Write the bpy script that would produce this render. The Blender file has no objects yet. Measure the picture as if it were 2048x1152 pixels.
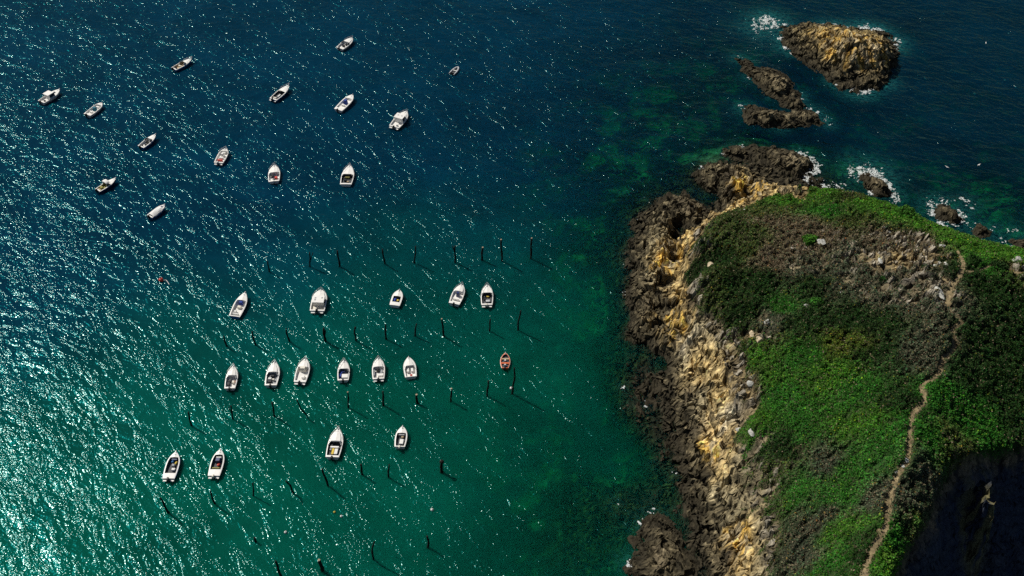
import bpy, bmesh, math, random
import numpy as np
from mathutils import Vector, Matrix

# ------------------------------------------------------------------ camera, world, sun, exposure
SC = bpy.context.scene
COL = SC.collection
TH = math.radians(44.6)            # camera looks this far below the horizon
FPX = 2000.0                       # focal length in pixels of the 2048 px wide photograph
CAMH = 124.0
cam = bpy.data.cameras.new("camera")
cam.sensor_width = 36.0
cam.lens = 36.0 * FPX / 2048.0
cam.clip_start = 1.0
cam.clip_end = 8000.0
camo = bpy.data.objects.new("camera", cam)
COL.objects.link(camo)
camo.location = (0, 0, CAMH)
camo.rotation_euler = (math.pi / 2 - TH, 0, 0)
SC.camera = camo

SUN_EL = math.radians(47.5)
SUN_AZ = math.atan2(-0.80, 0.60)   # from +Y towards +X
SDIR = Vector((math.sin(SUN_AZ) * math.cos(SUN_EL), math.cos(SUN_AZ) * math.cos(SUN_EL), math.sin(SUN_EL)))
world = bpy.data.worlds.new("World")
SC.world = world
world.use_nodes = True
wn = world.node_tree
wn.nodes.clear()
wo = wn.nodes.new('ShaderNodeOutputWorld')
wb = wn.nodes.new('ShaderNodeBackground')
ws = wn.nodes.new('ShaderNodeTexSky')
ws.sky_type = 'NISHITA'
ws.sun_disc = False
ws.sun_elevation = SUN_EL
ws.sun_rotation = SUN_AZ % (2 * math.pi)
ws.altitude = 0
wb.inputs['Strength'].default_value = 0.05
wn.links.new(ws.outputs[0], wb.inputs[0])
wn.links.new(wb.outputs[0], wo.inputs[0])
sl = bpy.data.lights.new("sun", 'SUN')
sl.energy = 4.9
sl.angle = math.radians(0.5)
sl.color = (1.0, 0.94, 0.84)
so = bpy.data.objects.new("sun", sl)
COL.objects.link(so)
so.location = SDIR * 300
so.rotation_euler = SDIR.to_track_quat('Z', 'Y').to_euler()
SC.view_settings.view_transform = 'Standard'
SC.view_settings.look = 'None'
SC.view_settings.exposure = 0.0
SC.view_settings.gamma = 1.0
SC.render.engine = 'CYCLES'
SC.cycles.max_bounces = 6
SC.cycles.transparent_max_bounces = 8
SC.cycles.use_denoising = False
SC.cycles.caustics_reflective = False
SC.cycles.caustics_refractive = False

rnd = random.Random(7)
rs = np.random.RandomState(11)

# ------------------------------------------------------------------ small helpers
def ray(px, py):
    a = px - 1024.0; b = 576.0 - py
    return (a, FPX * math.cos(TH) + b * math.sin(TH), -FPX * math.sin(TH) + b * math.cos(TH))

def at(px, py, z=0.0):
    d = ray(px, py); t = (z - CAMH) / d[2]
    return (d[0] * t, d[1] * t)

def tag(o, label=None, cat=None, group=None, kind=None):
    if label: o["label"] = label
    if cat: o["category"] = cat
    if group: o["group"] = group
    if kind: o["kind"] = kind
    return o

def empty(name, loc, rz=0.0):
    o = bpy.data.objects.new(name, None)
    COL.objects.link(o)
    o.location = loc
    o.rotation_euler = (0, 0, rz)
    o.empty_display_size = 0.3
    return o

_perm = {}
def _tab(seed):
    if seed not in _perm:
        r = np.random.RandomState(seed)
        p = r.permutation(256).astype(np.int64)
        _perm[seed] = (np.concatenate([p, p]), r.rand(256) * 2 * np.pi, r.rand(256), r.rand(256), r.rand(256), r.rand(256))
    return _perm[seed]

def perlin(x, y, seed=0):
    P, A = _tab(seed)[:2]
    xi = np.floor(x).astype(np.int64); yi = np.floor(y).astype(np.int64)
    xf = x - xi; yf = y - yi
    u = xf * xf * xf * (xf * (xf * 6 - 15) + 10); v = yf * yf * yf * (yf * (yf * 6 - 15) + 10)
    def g(ix, iy, dx, dy):
        a = A[P[(P[ix & 255] + iy) & 255]]
        return np.cos(a) * dx + np.sin(a) * dy
    n00 = g(xi, yi, xf, yf); n10 = g(xi + 1, yi, xf - 1, yf)
    n01 = g(xi, yi + 1, xf, yf - 1); n11 = g(xi + 1, yi + 1, xf - 1, yf - 1)
    return ((n00 * (1 - u) + n10 * u) * (1 - v) + (n01 * (1 - u) + n11 * u) * v) * 1.5

def fbm(x, y, octv=4, seed=0, gain=0.5, lac=2.03):
    s = 0; a = 1.0; t = 0
    for k in range(octv):
        s = s + a * perlin(x, y, seed + k); t += a
        x = x * lac + 13.7; y = y * lac + 7.1; a *= gain
    return s / t

def ridged(x, y, octv=4, seed=0, gain=0.55):
    s = 0; a = 1.0; t = 0
    for k in range(octv):
        s = s + a * (1 - 2.2 * np.abs(perlin(x, y, seed + k))); t += a
        x = x * 2.07 + 3.3; y = y * 2.07 + 9.9; a *= gain
    return s / t

def cells(x, y, seed=0, tilt=0.6):
    """fractured blocks: each cell a tilted facet; second result is small along the cracks"""
    P, A, R1, R2, R3, R4 = _tab(seed)
    xi = np.floor(x).astype(np.int64); yi = np.floor(y).astype(np.int64)
    d1 = np.full(x.shape, 9.0); d2 = np.full(x.shape, 9.0); val = np.zeros(x.shape)
    for ox in (-1, 0, 1):
        for oy in (-1, 0, 1):
            cx = xi + ox; cy = yi + oy
            h = P[(P[cx & 255] + cy) & 255]
            dx = x - (cx + R1[h]); dy = y - (cy + R2[h])
            d = dx * dx + dy * dy
            v = (R3[h] - 0.5) + tilt * (np.cos(A[h]) * dx + np.sin(A[h]) * dy) * (0.4 + R4[h])
            n = d < d1
            d2 = np.where(n, d1, np.minimum(d2, d))
            val = np.where(n, v, val)
            d1 = np.where(n, d, d1)
    return val, np.clip(np.sqrt(d2) - np.sqrt(d1), 0, 1)

def terrace(z, x, y, seed, step=1.1, k=0.75):
    """broken ledges: tilted beds turn the slope into treads and risers"""
    w = 0.55 * fbm(x / 2.4, y / 2.4, 3, seed + 60) + 0.35 * perlin(x / 0.8, y / 0.8, seed + 64)
    for st_, kk in ((step, k), (step * 0.42, k * 0.8)):
        t = (z + 0.16 * x - 0.10 * y) / st_ + w * 1.4
        f = t - np.floor(t)
        z = z + st_ * kk * (smooth(0.55, 1.0, f) - f + 0.25)
    return z

def smooth(a, b, x):
    t = np.clip((x - a) / (b - a), 0, 1)
    return t * t * (3 - 2 * t)

def rbf_fit(pts):
    p = np.array([q[:2] for q in pts], float); h = np.array([q[2] for q in pts], float)
    D = np.sqrt(((p[:, None] - p[None]) ** 2).sum(-1) + 1.0)
    n = len(p)
    M = np.zeros((n + 1, n + 1)); M[:n, :n] = D; M[:n, n] = 1; M[n, :n] = 1
    M[np.arange(n), np.arange(n)] -= 0.05
    w = np.linalg.solve(M, np.append(h, 0))
    def f(x, y):
        sh = np.shape(x); x = np.ravel(x); y = np.ravel(y)
        out = np.empty(len(x))
        for i in range(0, len(x), 40000):
            d = np.sqrt((x[i:i + 40000, None] - p[None, :, 0]) ** 2 + (y[i:i + 40000, None] - p[None, :, 1]) ** 2 + 1.0)
            out[i:i + 40000] = d @ w[:n] + w[n]
        return out.reshape(sh)
    return f

class Field:
    """a function sampled on a coarse grid, read back bilinearly"""
    def __init__(s, f, x0, x1, y0, y1, st):
        s.x0, s.y0, s.st = x0, y0, st
        s.nx = int((x1 - x0) / st) + 2; s.ny = int((y1 - y0) / st) + 2
        X, Y = np.meshgrid(x0 + np.arange(s.nx) * st, y0 + np.arange(s.ny) * st)
        s.v = f(X, Y)
    def __call__(s, x, y):
        gx = np.clip((np.asarray(x, float) - s.x0) / s.st, 0, s.nx - 1.001); gy = np.clip((np.asarray(y, float) - s.y0) / s.st, 0, s.ny - 1.001)
        i = gx.astype(int); j = gy.astype(int); u = gx - i; w = gy - j
        if s.v.ndim == 3: u = u[..., None]; w = w[..., None]
        return (s.v[j, i] * (1 - u) + s.v[j, i + 1] * u) * (1 - w) + (s.v[j + 1, i] * (1 - u) + s.v[j + 1, i + 1] * u) * w

def buckle(X, Y, Z, k, seed):
    """push the surface sideways by height so that ledges stand out and undercut"""
    dx = perlin(Z / 0.75 + X * 0.25, Y * 0.35, seed) * 0.55 + perlin(Z / 0.35, (X + Y) * 0.6, seed + 1) * 0.15
    dy = perlin(Z / 0.75 + Y * 0.25, X * 0.35, seed + 2) * 0.6 + perlin(Z / 0.35, (X - Y) * 0.6, seed + 3) * 0.17
    return X + dx * k, Y + dy * k

def sdist(x, y, poly):
    """signed distance to a closed polygon, positive inside"""
    sh = x.shape; x = x.ravel(); y = y.ravel()
    d = np.full(x.shape, 1e9); ins = np.zeros(x.shape, bool)
    n = len(poly)
    for i in range(n):
        ax, ay = poly[i]; bx, by = poly[(i + 1) % n]
        ex, ey = bx - ax, by - ay
        t = np.clip(((x - ax) * ex + (y - ay) * ey) / (ex * ex + ey * ey + 1e-9), 0, 1)
        d = np.minimum(d, np.hypot(x - ax - t * ex, y - ay - t * ey))
        c = ((ay > y) != (by > y)) & (x < (bx - ax) * (y - ay) / (by - ay + 1e-12) + ax)
        ins ^= c
    return np.where(ins, d, -d).reshape(sh)

def ldist(x, y, line):
    d = np.full(np.shape(x), 1e9)
    for (ax, ay), (bx, by) in zip(line[:-1], line[1:]):
        ex, ey = bx - ax, by - ay
        t = np.clip(((x - ax) * ex + (y - ay) * ey) / (ex * ex + ey * ey + 1e-9), 0, 1)
        d = np.minimum(d, np.hypot(x - ax - t * ex, y - ay - t * ey))
    return d

def mesh_np(name, co, quads, mat, attrs=None, smooth_=False, parent=None):
    me = bpy.data.meshes.new(name)
    me.vertices.add(len(co)); me.vertices.foreach_set('co', np.ascontiguousarray(co, np.float32).ravel())
    q = np.ascontiguousarray(quads, np.int32); k = q.shape[1]
    me.loops.add(q.size); me.loops.foreach_set('vertex_index', q.ravel())
    me.polygons.add(len(q)); me.polygons.foreach_set('loop_start', np.arange(0, q.size, k, dtype=np.int32))
    me.polygons.foreach_set('use_smooth', np.full(len(q), smooth_))
    for an, av in (attrs or {}).items():
        if av.ndim == 1:
            a = me.attributes.new(an, 'FLOAT', 'POINT'); a.data.foreach_set('value', av.astype(np.float32))
        else:
            a = me.attributes.new(an, 'FLOAT_COLOR', 'POINT')
            a.data.foreach_set('color', np.concatenate([av, np.ones((len(av), 1))], 1).astype(np.float32).ravel())
    me.update(calc_edges=True); me.validate()
    me.materials.append(mat)
    o = bpy.data.objects.new(name, me)
    COL.objects.link(o)
    if parent: o.parent = parent
    return o

def grid_quads(nx, ny, keep=None):
    i = np.arange(nx * ny).reshape(ny, nx)
    q = np.stack([i[:-1, :-1], i[:-1, 1:], i[1:, 1:], i[1:, :-1]], -1)
    if keep is not None:
        k = keep[:-1, :-1] | keep[:-1, 1:] | keep[1:, 1:] | keep[1:, :-1]
        q = q[k]
    return q.reshape(-1, 4)

def compact(co, q, attrs):
    u, inv = np.unique(q, return_inverse=True)
    return co[u], inv.reshape(q.shape), {k: v[u] for k, v in attrs.items()}

# ------------------------------------------------------------------ materials
def new_mat(name):
    m = bpy.data.materials.new(name); m.use_nodes = True
    nt = m.node_tree; nt.nodes.clear()
    return m, nt, nt.nodes, nt.links

def N(nt, t, **kw):
    n = nt.nodes.new(t)
    for k, v in kw.items():
        if k.startswith('i_'): n.inputs[k[2:].replace('_', ' ')].default_value = v
        else: setattr(n, k, v)
    return n

def surf_mat(name, col, rough=0.6, var=0.15, scale=6.0, bump=0.0, metallic=0.0, spec=0.5, rough_var=0.0):
    m, nt, nd, lk = new_mat(name)
    out = N(nt, 'ShaderNodeOutputMaterial'); p = N(nt, 'ShaderNodeBsdfPrincipled')
    p.inputs['Roughness'].default_value = rough; p.inputs['Metallic'].default_value = metallic
    p.inputs['Specular IOR Level'].default_value = spec
    tc = N(nt, 'ShaderNodeTexCoord'); no = N(nt, 'ShaderNodeTexNoise'); no.inputs['Scale'].default_value = scale; no.inputs['Detail'].default_value = 5
    mr = N(nt, 'ShaderNodeMapRange'); mr.inputs[1].default_value = 0.25; mr.inputs[2].default_value = 0.75
    mr.inputs[3].default_value = 1 - var; mr.inputs[4].default_value = 1 + var
    mx = N(nt, 'ShaderNodeMix'); mx.data_type = 'RGBA'; mx.blend_type = 'MULTIPLY'; mx.inputs[0].default_value = 1
    mx.inputs[6].default_value = (*col, 1)
    lk.new(tc.outputs['Object'], no.inputs['Vector']); lk.new(no.outputs[0], mr.inputs[0]); lk.new(mr.outputs[0], mx.inputs[7])
    lk.new(mx.outputs[2], p.inputs['Base Color'])
    if bump:
        b = N(nt, 'ShaderNodeBump'); b.inputs['Strength'].default_value = 1; b.inputs['Distance'].default_value = bump
        lk.new(no.outputs[0], b.inputs['Height']); lk.new(b.outputs[0], p.inputs['Normal'])
    lk.new(p.outputs[0], out.inputs[0])
    return m

def attr_mat(name, rough=0.9, var=0.35, scale=3.0, bump=0.15, spec=0.15, translucent=0.0, wet=False):
    """albedo from the mesh's own colour attribute, broken up by noise"""
    m, nt, nd, lk = new_mat(name)
    out = N(nt, 'ShaderNodeOutputMaterial'); p = N(nt, 'ShaderNodeBsdfPrincipled')
    p.inputs['Roughness'].default_value = rough; p.inputs['Specular IOR Level'].default_value = spec
    at_ = N(nt, 'ShaderNodeAttribute', attribute_name='Col')
    geo = N(nt, 'ShaderNodeNewGeometry')
    no = N(nt, 'ShaderNodeTexNoise'); no.inputs['Scale'].default_value = scale; no.inputs['Detail'].default_value = 6; no.inputs['Roughness'].default_value = 0.65
    mr = N(nt, 'ShaderNodeMapRange'); mr.inputs[1].default_value = 0.3; mr.inputs[2].default_value = 0.7
    mr.inputs[3].default_value = 1 - var; mr.inputs[4].default_value = 1 + var
    mx = N(nt, 'ShaderNodeMix'); mx.data_type = 'RGBA'; mx.blend_type = 'MULTIPLY'; mx.inputs[0].default_value = 1
    lk.new(geo.outputs['Position'], no.inputs['Vector']); lk.new(no.outputs[0], mr.inputs[0])
    lk.new(at_.outputs['Color'], mx.inputs[6]); lk.new(mr.outputs[0], mx.inputs[7]); lk.new(mx.outputs[2], p.inputs['Base Color'])
    if bump:
        b = N(nt, 'ShaderNodeBump'); b.inputs['Strength'].default_value = 1; b.inputs['Distance'].default_value = bump
        lk.new(no.outputs[0], b.inputs['Height']); lk.new(b.outputs[0], p.inputs['Normal'])
    if translucent:
        t = N(nt, 'ShaderNodeBsdfTranslucent'); ms = N(nt, 'ShaderNodeMixShader'); ms.inputs[0].default_value = translucent
        lk.new(mx.outputs[2], t.inputs[0]); lk.new(p.outputs[0], ms.inputs[1]); lk.new(t.outputs[0], ms.inputs[2]); lk.new(ms.outputs[0], out.inputs[0])
    else:
        lk.new(p.outputs[0], out.inputs[0])
    return m

M = {}
M['rock'] = attr_mat('rock', 0.88, 0.45, 2.4, 0.22, 0.15)
M['leaf'] = attr_mat('leaf', 0.7, 0.25, 1.2, 0.0, 0.08, translucent=0.25)
M['seabed'] = attr_mat('seabed', 0.95, 0.5, 1.1, 0.3, 0.0)
M['path'] = attr_mat('path', 0.95, 0.3, 3.5, 0.08, 0.05)
M['foam'] = surf_mat('foam', (0.72, 0.75, 0.74), 0.8, 0.25, 1.5, 0.12)
def foam_mat():
    m, nt, nd, lk = new_mat('foam')
    out = N(nt, 'ShaderNodeOutputMaterial'); d = N(nt, 'ShaderNodeBsdfDiffuse'); t = N(nt, 'ShaderNodeBsdfTransparent'); mx = N(nt, 'ShaderNodeMixShader')
    d.inputs[0].default_value = (0.74, 0.78, 0.77, 1)
    g = N(nt, 'ShaderNodeNewGeometry'); n1 = N(nt, 'ShaderNodeTexNoise'); n1.inputs['Scale'].default_value = 4.5; n1.inputs['Detail'].default_value = 6; n1.inputs['Roughness'].default_value = .7
    mr = N(nt, 'ShaderNodeMapRange'); mr.inputs[1].default_value = .34; mr.inputs[2].default_value = .64; mr.inputs[3].default_value = .0; mr.inputs[4].default_value = 1.0
    lk.new(g.outputs['Position'], n1.inputs['Vector']); lk.new(n1.outputs[0], mr.inputs[0])
    lk.new(mr.outputs[0], mx.inputs[0]); lk.new(t.outputs[0], mx.inputs[1]); lk.new(d.outputs[0], mx.inputs[2]); lk.new(mx.outputs[0], out.inputs[0])
    return m
M['foam'] = foam_mat()
M['post'] = surf_mat('post wood', (0.012, 0.010, 0.009), 0.85, 0.6, 5.0, 0.03, spec=0.15)
M['post_top'] = surf_mat('weathered wood', (0.30, 0.24, 0.16), 0.85, 0.4, 8.0, 0.01)
M['white'] = surf_mat('white gelcoat', (0.74, 0.725, 0.69), 0.45, 0.06, 2.0, spec=0.3)
M['cream'] = surf_mat('cream gelcoat', (0.66, 0.62, 0.53), 0.45, 0.08, 2.0, spec=0.3)
M['offwhite'] = surf_mat('worn white deck', (0.68, 0.67, 0.64), 0.7, 0.14, 3.0, spec=0.2)
M['grey'] = surf_mat('grey deck', (0.28, 0.29, 0.30), 0.7, 0.2, 3.0)
M['darkgrey'] = surf_mat('dark deck', (0.045, 0.048, 0.055), 0.7, 0.3, 3.0)
M['black'] = surf_mat('black plastic', (0.012, 0.013, 0.016), 0.35, 0.3, 5.0)
M['glass'] = surf_mat('tinted glass', (0.012, 0.02, 0.035), 0.08, 0.1, 2.0, spec=0.6)
M['blueglass'] = surf_mat('pale screen', (0.16, 0.22, 0.30), 0.15, 0.1, 2.0)
M['blue'] = surf_mat('blue hull', (0.02, 0.13, 0.34), 0.3, 0.12, 2.0)
M['navy'] = surf_mat('navy', (0.012, 0.028, 0.11), 0.4, 0.2, 2.0)
M['canvas_blue'] = surf_mat('blue canvas', (0.02, 0.05, 0.26), 0.9, 0.3, 6.0, 0.02)
M['canvas_teal'] = surf_mat('teal canvas', (0.02, 0.14, 0.20), 0.9, 0.3, 6.0, 0.02)
M['canvas_white'] = surf_mat('white canvas', (0.68, 0.67, 0.65), 0.9, 0.1, 4.0, 0.03)
M['tan'] = surf_mat('tan deck', (0.40, 0.30, 0.18), 0.8, 0.25, 5.0)
M['olive'] = surf_mat('olive cloth', (0.26, 0.24, 0.07), 0.9, 0.3, 5.0, 0.02)
M['yellow'] = surf_mat('yellow cloth', (0.62, 0.45, 0.06), 0.8, 0.2, 5.0, 0.02)
M['orange'] = surf_mat('orange paint', (0.62, 0.13, 0.035), 0.55, 0.25, 4.0)
M['red'] = surf_mat('red plastic', (0.55, 0.05, 0.03), 0.5, 0.2, 4.0)
M['steel'] = surf_mat('stainless rail', (0.55, 0.56, 0.56), 0.35, 0.1, 4.0, metallic=0.6)
M['rubber'] = surf_mat('grey rubber tube', (0.42, 0.43, 0.44), 0.6, 0.15, 3.0)

# ------------------------------------------------------------------ headland: control heights (photo direction, height in metres)
CP = [
 # coast, tip first, then down the west side
 (1398,335,0),(1402,372,0),(1440,398,0),(1490,402,0.3),(1440,425,0.4),(1330,392,0),(1300,412,0),(1272,432,0),(1276,470,0),(1250,505,0),(1262,545,0),
 (1252,592,0),(1266,640,0),(1298,692,0),(1332,716,0),(1292,722,0),(1290,760,0),(1322,820,0),(1332,880,0),(1358,930,0),(1368,980,0),(1385,1050,0),(1398,1152,0),(1410,1300,0),
 # shelf and sea floor
 (1230,560,-1),(1225,650,-1.2),(1255,700,-0.7),(1250,760,-0.3),(1285,830,-0.15),(1235,830,-0.7),(1290,880,-0.35),(1310,930,-0.4),(1310,1000,-0.4),(1350,1080,-0.4),(1215,780,-1.2),(1200,450,-1.7),(1150,520,-1.6),(1100,560,-3.6),(1050,500,-5),
 (1190,340,-2),(1210,395,-2),(1330,260,-2.3),(1330,330,-2),(1180,720,-1.8),(1140,640,-3.8),(1140,790,-4.2),(1195,860,-3.6),(1250,930,-3),(1100,900,-2.4),(1150,960,-1.5),(1200,1040,-0.9),(1060,1100,-1.8),(1000,1152,-3),(930,1000,-5),(1130,1130,-1.2),
 (1240,1000,-0.5),(1100,1250,-2),(800,1152,-6),(700,700,-7),(900,300,-7),(1000,100,-9),(600,0,-9),(1395,205,-1.8),(1290,250,-2),(1450,170,-2.2),(1430,260,-3),
 (1500,290,-0.6),(1560,280,-3),(1640,320,-1.5),(1700,310,-4),(1800,330,-3.5),(1850,370,-2.6),(1930,390,-1.8),(2000,420,-1.6),(1850,300,-5),(2048,350,-3.5),(2100,440,-1),(2048,200,-6),(1400,80,-6),(1700,240,-3),(2200,100,-9),(1500,30,-5),
 # north coast under the green crest
 (1470,328,0.2),(1560,345,0.2),(1640,362,0),(1690,400,0),(1770,425,0),(1830,462,0),(1900,495,0),(1975,520,0),(2048,534,0),(2150,545,0),
 # craggy tip
 (1420,350,2),(1450,352,3),(1480,360,5),(1515,362,5.5),(1550,366,7),(1590,370,8),(1615,376,8.5),(1450,382,2.5),(1475,392,3),(1505,388,4),(1540,392,2.2),(1580,393,2.6),(1600,396,3.2),(1500,404,6.5),(1540,408,8.5),(1600,408,9.5),(1622,398,9),
 # green crest
 (1640,386,11),(1700,395,13),(1760,408,14.5),(1800,428,16),(1850,455,17.5),(1900,480,19),(1950,500,20),(2000,514,21),(2048,520,22),(2150,528,23),
 # west cliff foot and gully
 (1330,410,2),(1370,415,3),(1400,412,3),(1300,440,2.2),(1345,440,3),(1300,480,3.2),(1310,515,3.6),(1325,500,5.2),(1328,530,4.5),(1322,452,5.5),(1326,472,5.8),(1345,460,0.2),(1344,478,0.2),(1348,497,0.3),(1346,530,1.6),(1344,570,1.8),(1335,615,1.6),(1322,650,1.5),(1312,690,0.9),
 (1285,560,2.2),(1300,590,2.6),(1290,630,2.2),(1285,660,1.6),(1372,470,6.5),(1365,520,6),(1362,560,5.5),(1372,600,5.4),(1350,640,5.2),(1340,668,4),(1380,650,7),
 # vegetation edge
 (1440,436,9),(1400,460,10),(1388,500,11),(1388,560,11),(1405,615,11),(1440,645,11.5),(1480,665,12.5),(1492,705,13),(1505,755,13),(1530,795,14),(1505,850,13),(1545,900,13.5),(1572,960,13.5),(1575,1020,13.5),(1590,1090,14),(1600,1152,14),(1600,1300,14),
 # middle of the rock face
 (1400,690,6.5),(1380,730,3.6),(1430,740,8),(1360,780,2.2),(1420,800,5),(1470,800,10),(1380,850,2),(1430,860,4.5),(1480,860,9.5),(1400,930,2.2),(1450,930,5.5),(1510,930,10.5),(1410,1000,2),(1460,1000,5.2),(1520,1020,10),(1430,1080,2.2),(1480,1080,5.5),(1530,1090,9.5),(1440,1152,2.2),(1490,1152,5.5),(1545,1152,10),(1450,1300,3),
 # top of the headland
 (1500,440,11.5),(1600,450,14),(1700,450,16),(1700,480,17),(1800,500,20),(1870,520,22),(1830,465,18.5),(1640,500,16.4),(1600,530,15.8),(1500,520,13.5),(1450,500,12.3),(1450,580,12.8),(1450,620,12.5),(1520,640,14),(1600,600,16.6),(1700,560,18.6),(1800,560,21),
 (1924,530,23),(1900,600,24),(1910,650,24.6),(1880,700,25),(1870,770,25.5),(1820,850,26),(1815,920,26.3),(1785,980,26),(1765,1060,25.6),(1735,1152,25.5),(1700,600,19),(1800,600,21.6),(1800,650,22.4),(1600,700,16.8),(1700,700,20),(1800,750,23.4),
 (1600,800,17.2),(1700,850,21.5),(1620,900,17.5),(1640,1000,18),(1700,1000,21.3),(1680,1100,20.4),(1630,1152,17.4),(1700,1300,21),
 # east side, tilting away from the sun
 (1960,560,23),(2048,560,22.6),(2048,620,21.4),(1960,640,22.8),(1960,720,22.6),(2048,720,20.2),(2000,820,21),(1920,830,23.3),(2048,860,19.6),(1880,900,24),(1960,898,21.6),(2200,700,18),(2200,860,17.5),
 (1905,920,22.8),(1862,985,23.2),(1848,1030,23.4),(1802,1100,23.6),(1776,1152,23.8),(1740,1300,24),
]
CPW = [at(a, b, h) + (h,) for a, b, h in CP]
_base0 = rbf_fit(CPW)
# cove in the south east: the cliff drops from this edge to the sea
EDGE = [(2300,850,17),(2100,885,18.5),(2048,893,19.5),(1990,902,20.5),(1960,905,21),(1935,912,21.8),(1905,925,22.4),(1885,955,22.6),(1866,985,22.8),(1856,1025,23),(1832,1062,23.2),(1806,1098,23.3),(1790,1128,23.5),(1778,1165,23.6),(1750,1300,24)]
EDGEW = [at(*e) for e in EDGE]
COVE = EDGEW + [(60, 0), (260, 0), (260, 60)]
def base_fn(x, y):
    h = _base0(x, y)
    d = sdist(x + 1.6 * fbm(x / 5, y / 5, 3, 90), y + 1.6 * fbm(x / 5, y / 5, 3, 95), COVE)
    top = h
    # lit crag standing out of the shaded wall
    prof = np.interp(d, [0, 1.5, 3.5, 6, 9, 13, 17, 30], [0, 0.10, 0.32, 0.55, 0.75, 0.93, 1.04, 1.12])
    drop = top - np.maximum(top, 5) * prof - np.where(d > 0, 1.2 * ridged(x / 5, y / 5, 3, 97) * smooth(0, 4, d), 0)
    for (cx, cy, r, hh) in CRAGS:
        g = np.exp(-(((x - cx) ** 2 + (y - cy) ** 2) / r ** 2))
        drop = np.maximum(drop, hh * g)
    return np.where(d > 0, drop, h)
CRAGS = [at(px, py, h) + (r, h) for px, py, h, r in ((1990,955,21.5,1.6),(1983,980,20.5,1.5),(1993,1003,19.5,1.7),(1974,1010,18.5,1.4),(1986,1036,17,1.3))]
HX0, HX1, HY0, HY1 = 8.0, 132.0, 36.0, 162.0
BASE = Field(base_fn, -48, 150, 20, 246, 0.8)

def hit(px, py):
    """first point where the view direction meets the bare land or the sea"""
    d = ray(px, py)
    t0 = (34.0 - CAMH) / d[2]; t1 = (0.0 - CAMH) / d[2]
    for k in range(401):
        t = t0 + (t1 - t0) * k / 400
        x, y, z = d[0] * t, d[1] * t, CAMH + d[2] * t
        if z <= float(BASE(x, y)): return (x, y, z)
    return (x, y, 0.0)
def hitxy(px, py): return hit(px, py)[:2]

PATH = [(1722,1170),(1729,1143),(1743,1100),(1767,1065),(1773,1037),(1778,998),(1784,971),(1796,947),(1814,927),(1817,896),(1820,857),(1826,825),(1850,806),(1845,786),(1842,769),(1867,759),(1880,743),(1880,723),(1896,712),(1908,698),(1908,681),(1902,666),(1908,656),(1926,647),(1906,632),(1897,620),(1897,600),(1901,583),(1914,559),(1924,542),(1924,523),(1915,508),(1900,499)]
PW = [1.3,1.3,1.3,1.5,1.7,2.0,2.0,1.5,0.9,0.8,0.8,0.8,1.0,0.9,0.9,1.0,0.9,0.8,0.8,0.8,0.8,0.9,1.0,1.2,1.0,0.9,1.2,1.3,1.3,1.3,1.7,2.1,1.6]
PATH2 = [(1924,542),(1949,546),(1969,538),(1985,531),(2008,532),(2022,547),(2050,545),(2100,545)]
PATH3 = [(1906,632),(1890,600),(1893,561),(1871,554),(1842,543)]
PATH3 = [(1897,566),(1885,559),(1871,554),(1842,543)]
def chaikin(p, n=2):
    for _ in range(n):
        q = [p[0]]
        for a, b in zip(p[:-1], p[1:]):
            q.append(tuple(0.75 * u + 0.25 * v for u, v in zip(a, b))); q.append(tuple(0.25 * u + 0.75 * v for u, v in zip(a, b)))
        q.append(p[-1]); p = q
    return p
PATHW = chaikin([hitxy(*p) + (w,) for p, w in zip(PATH, PW)])
PATH2W = chaikin([hitxy(*p) + (0.8,) for p in PATH2])
PATH3W = chaikin([hitxy(*p) + (0.6,) for p in PATH3])

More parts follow.
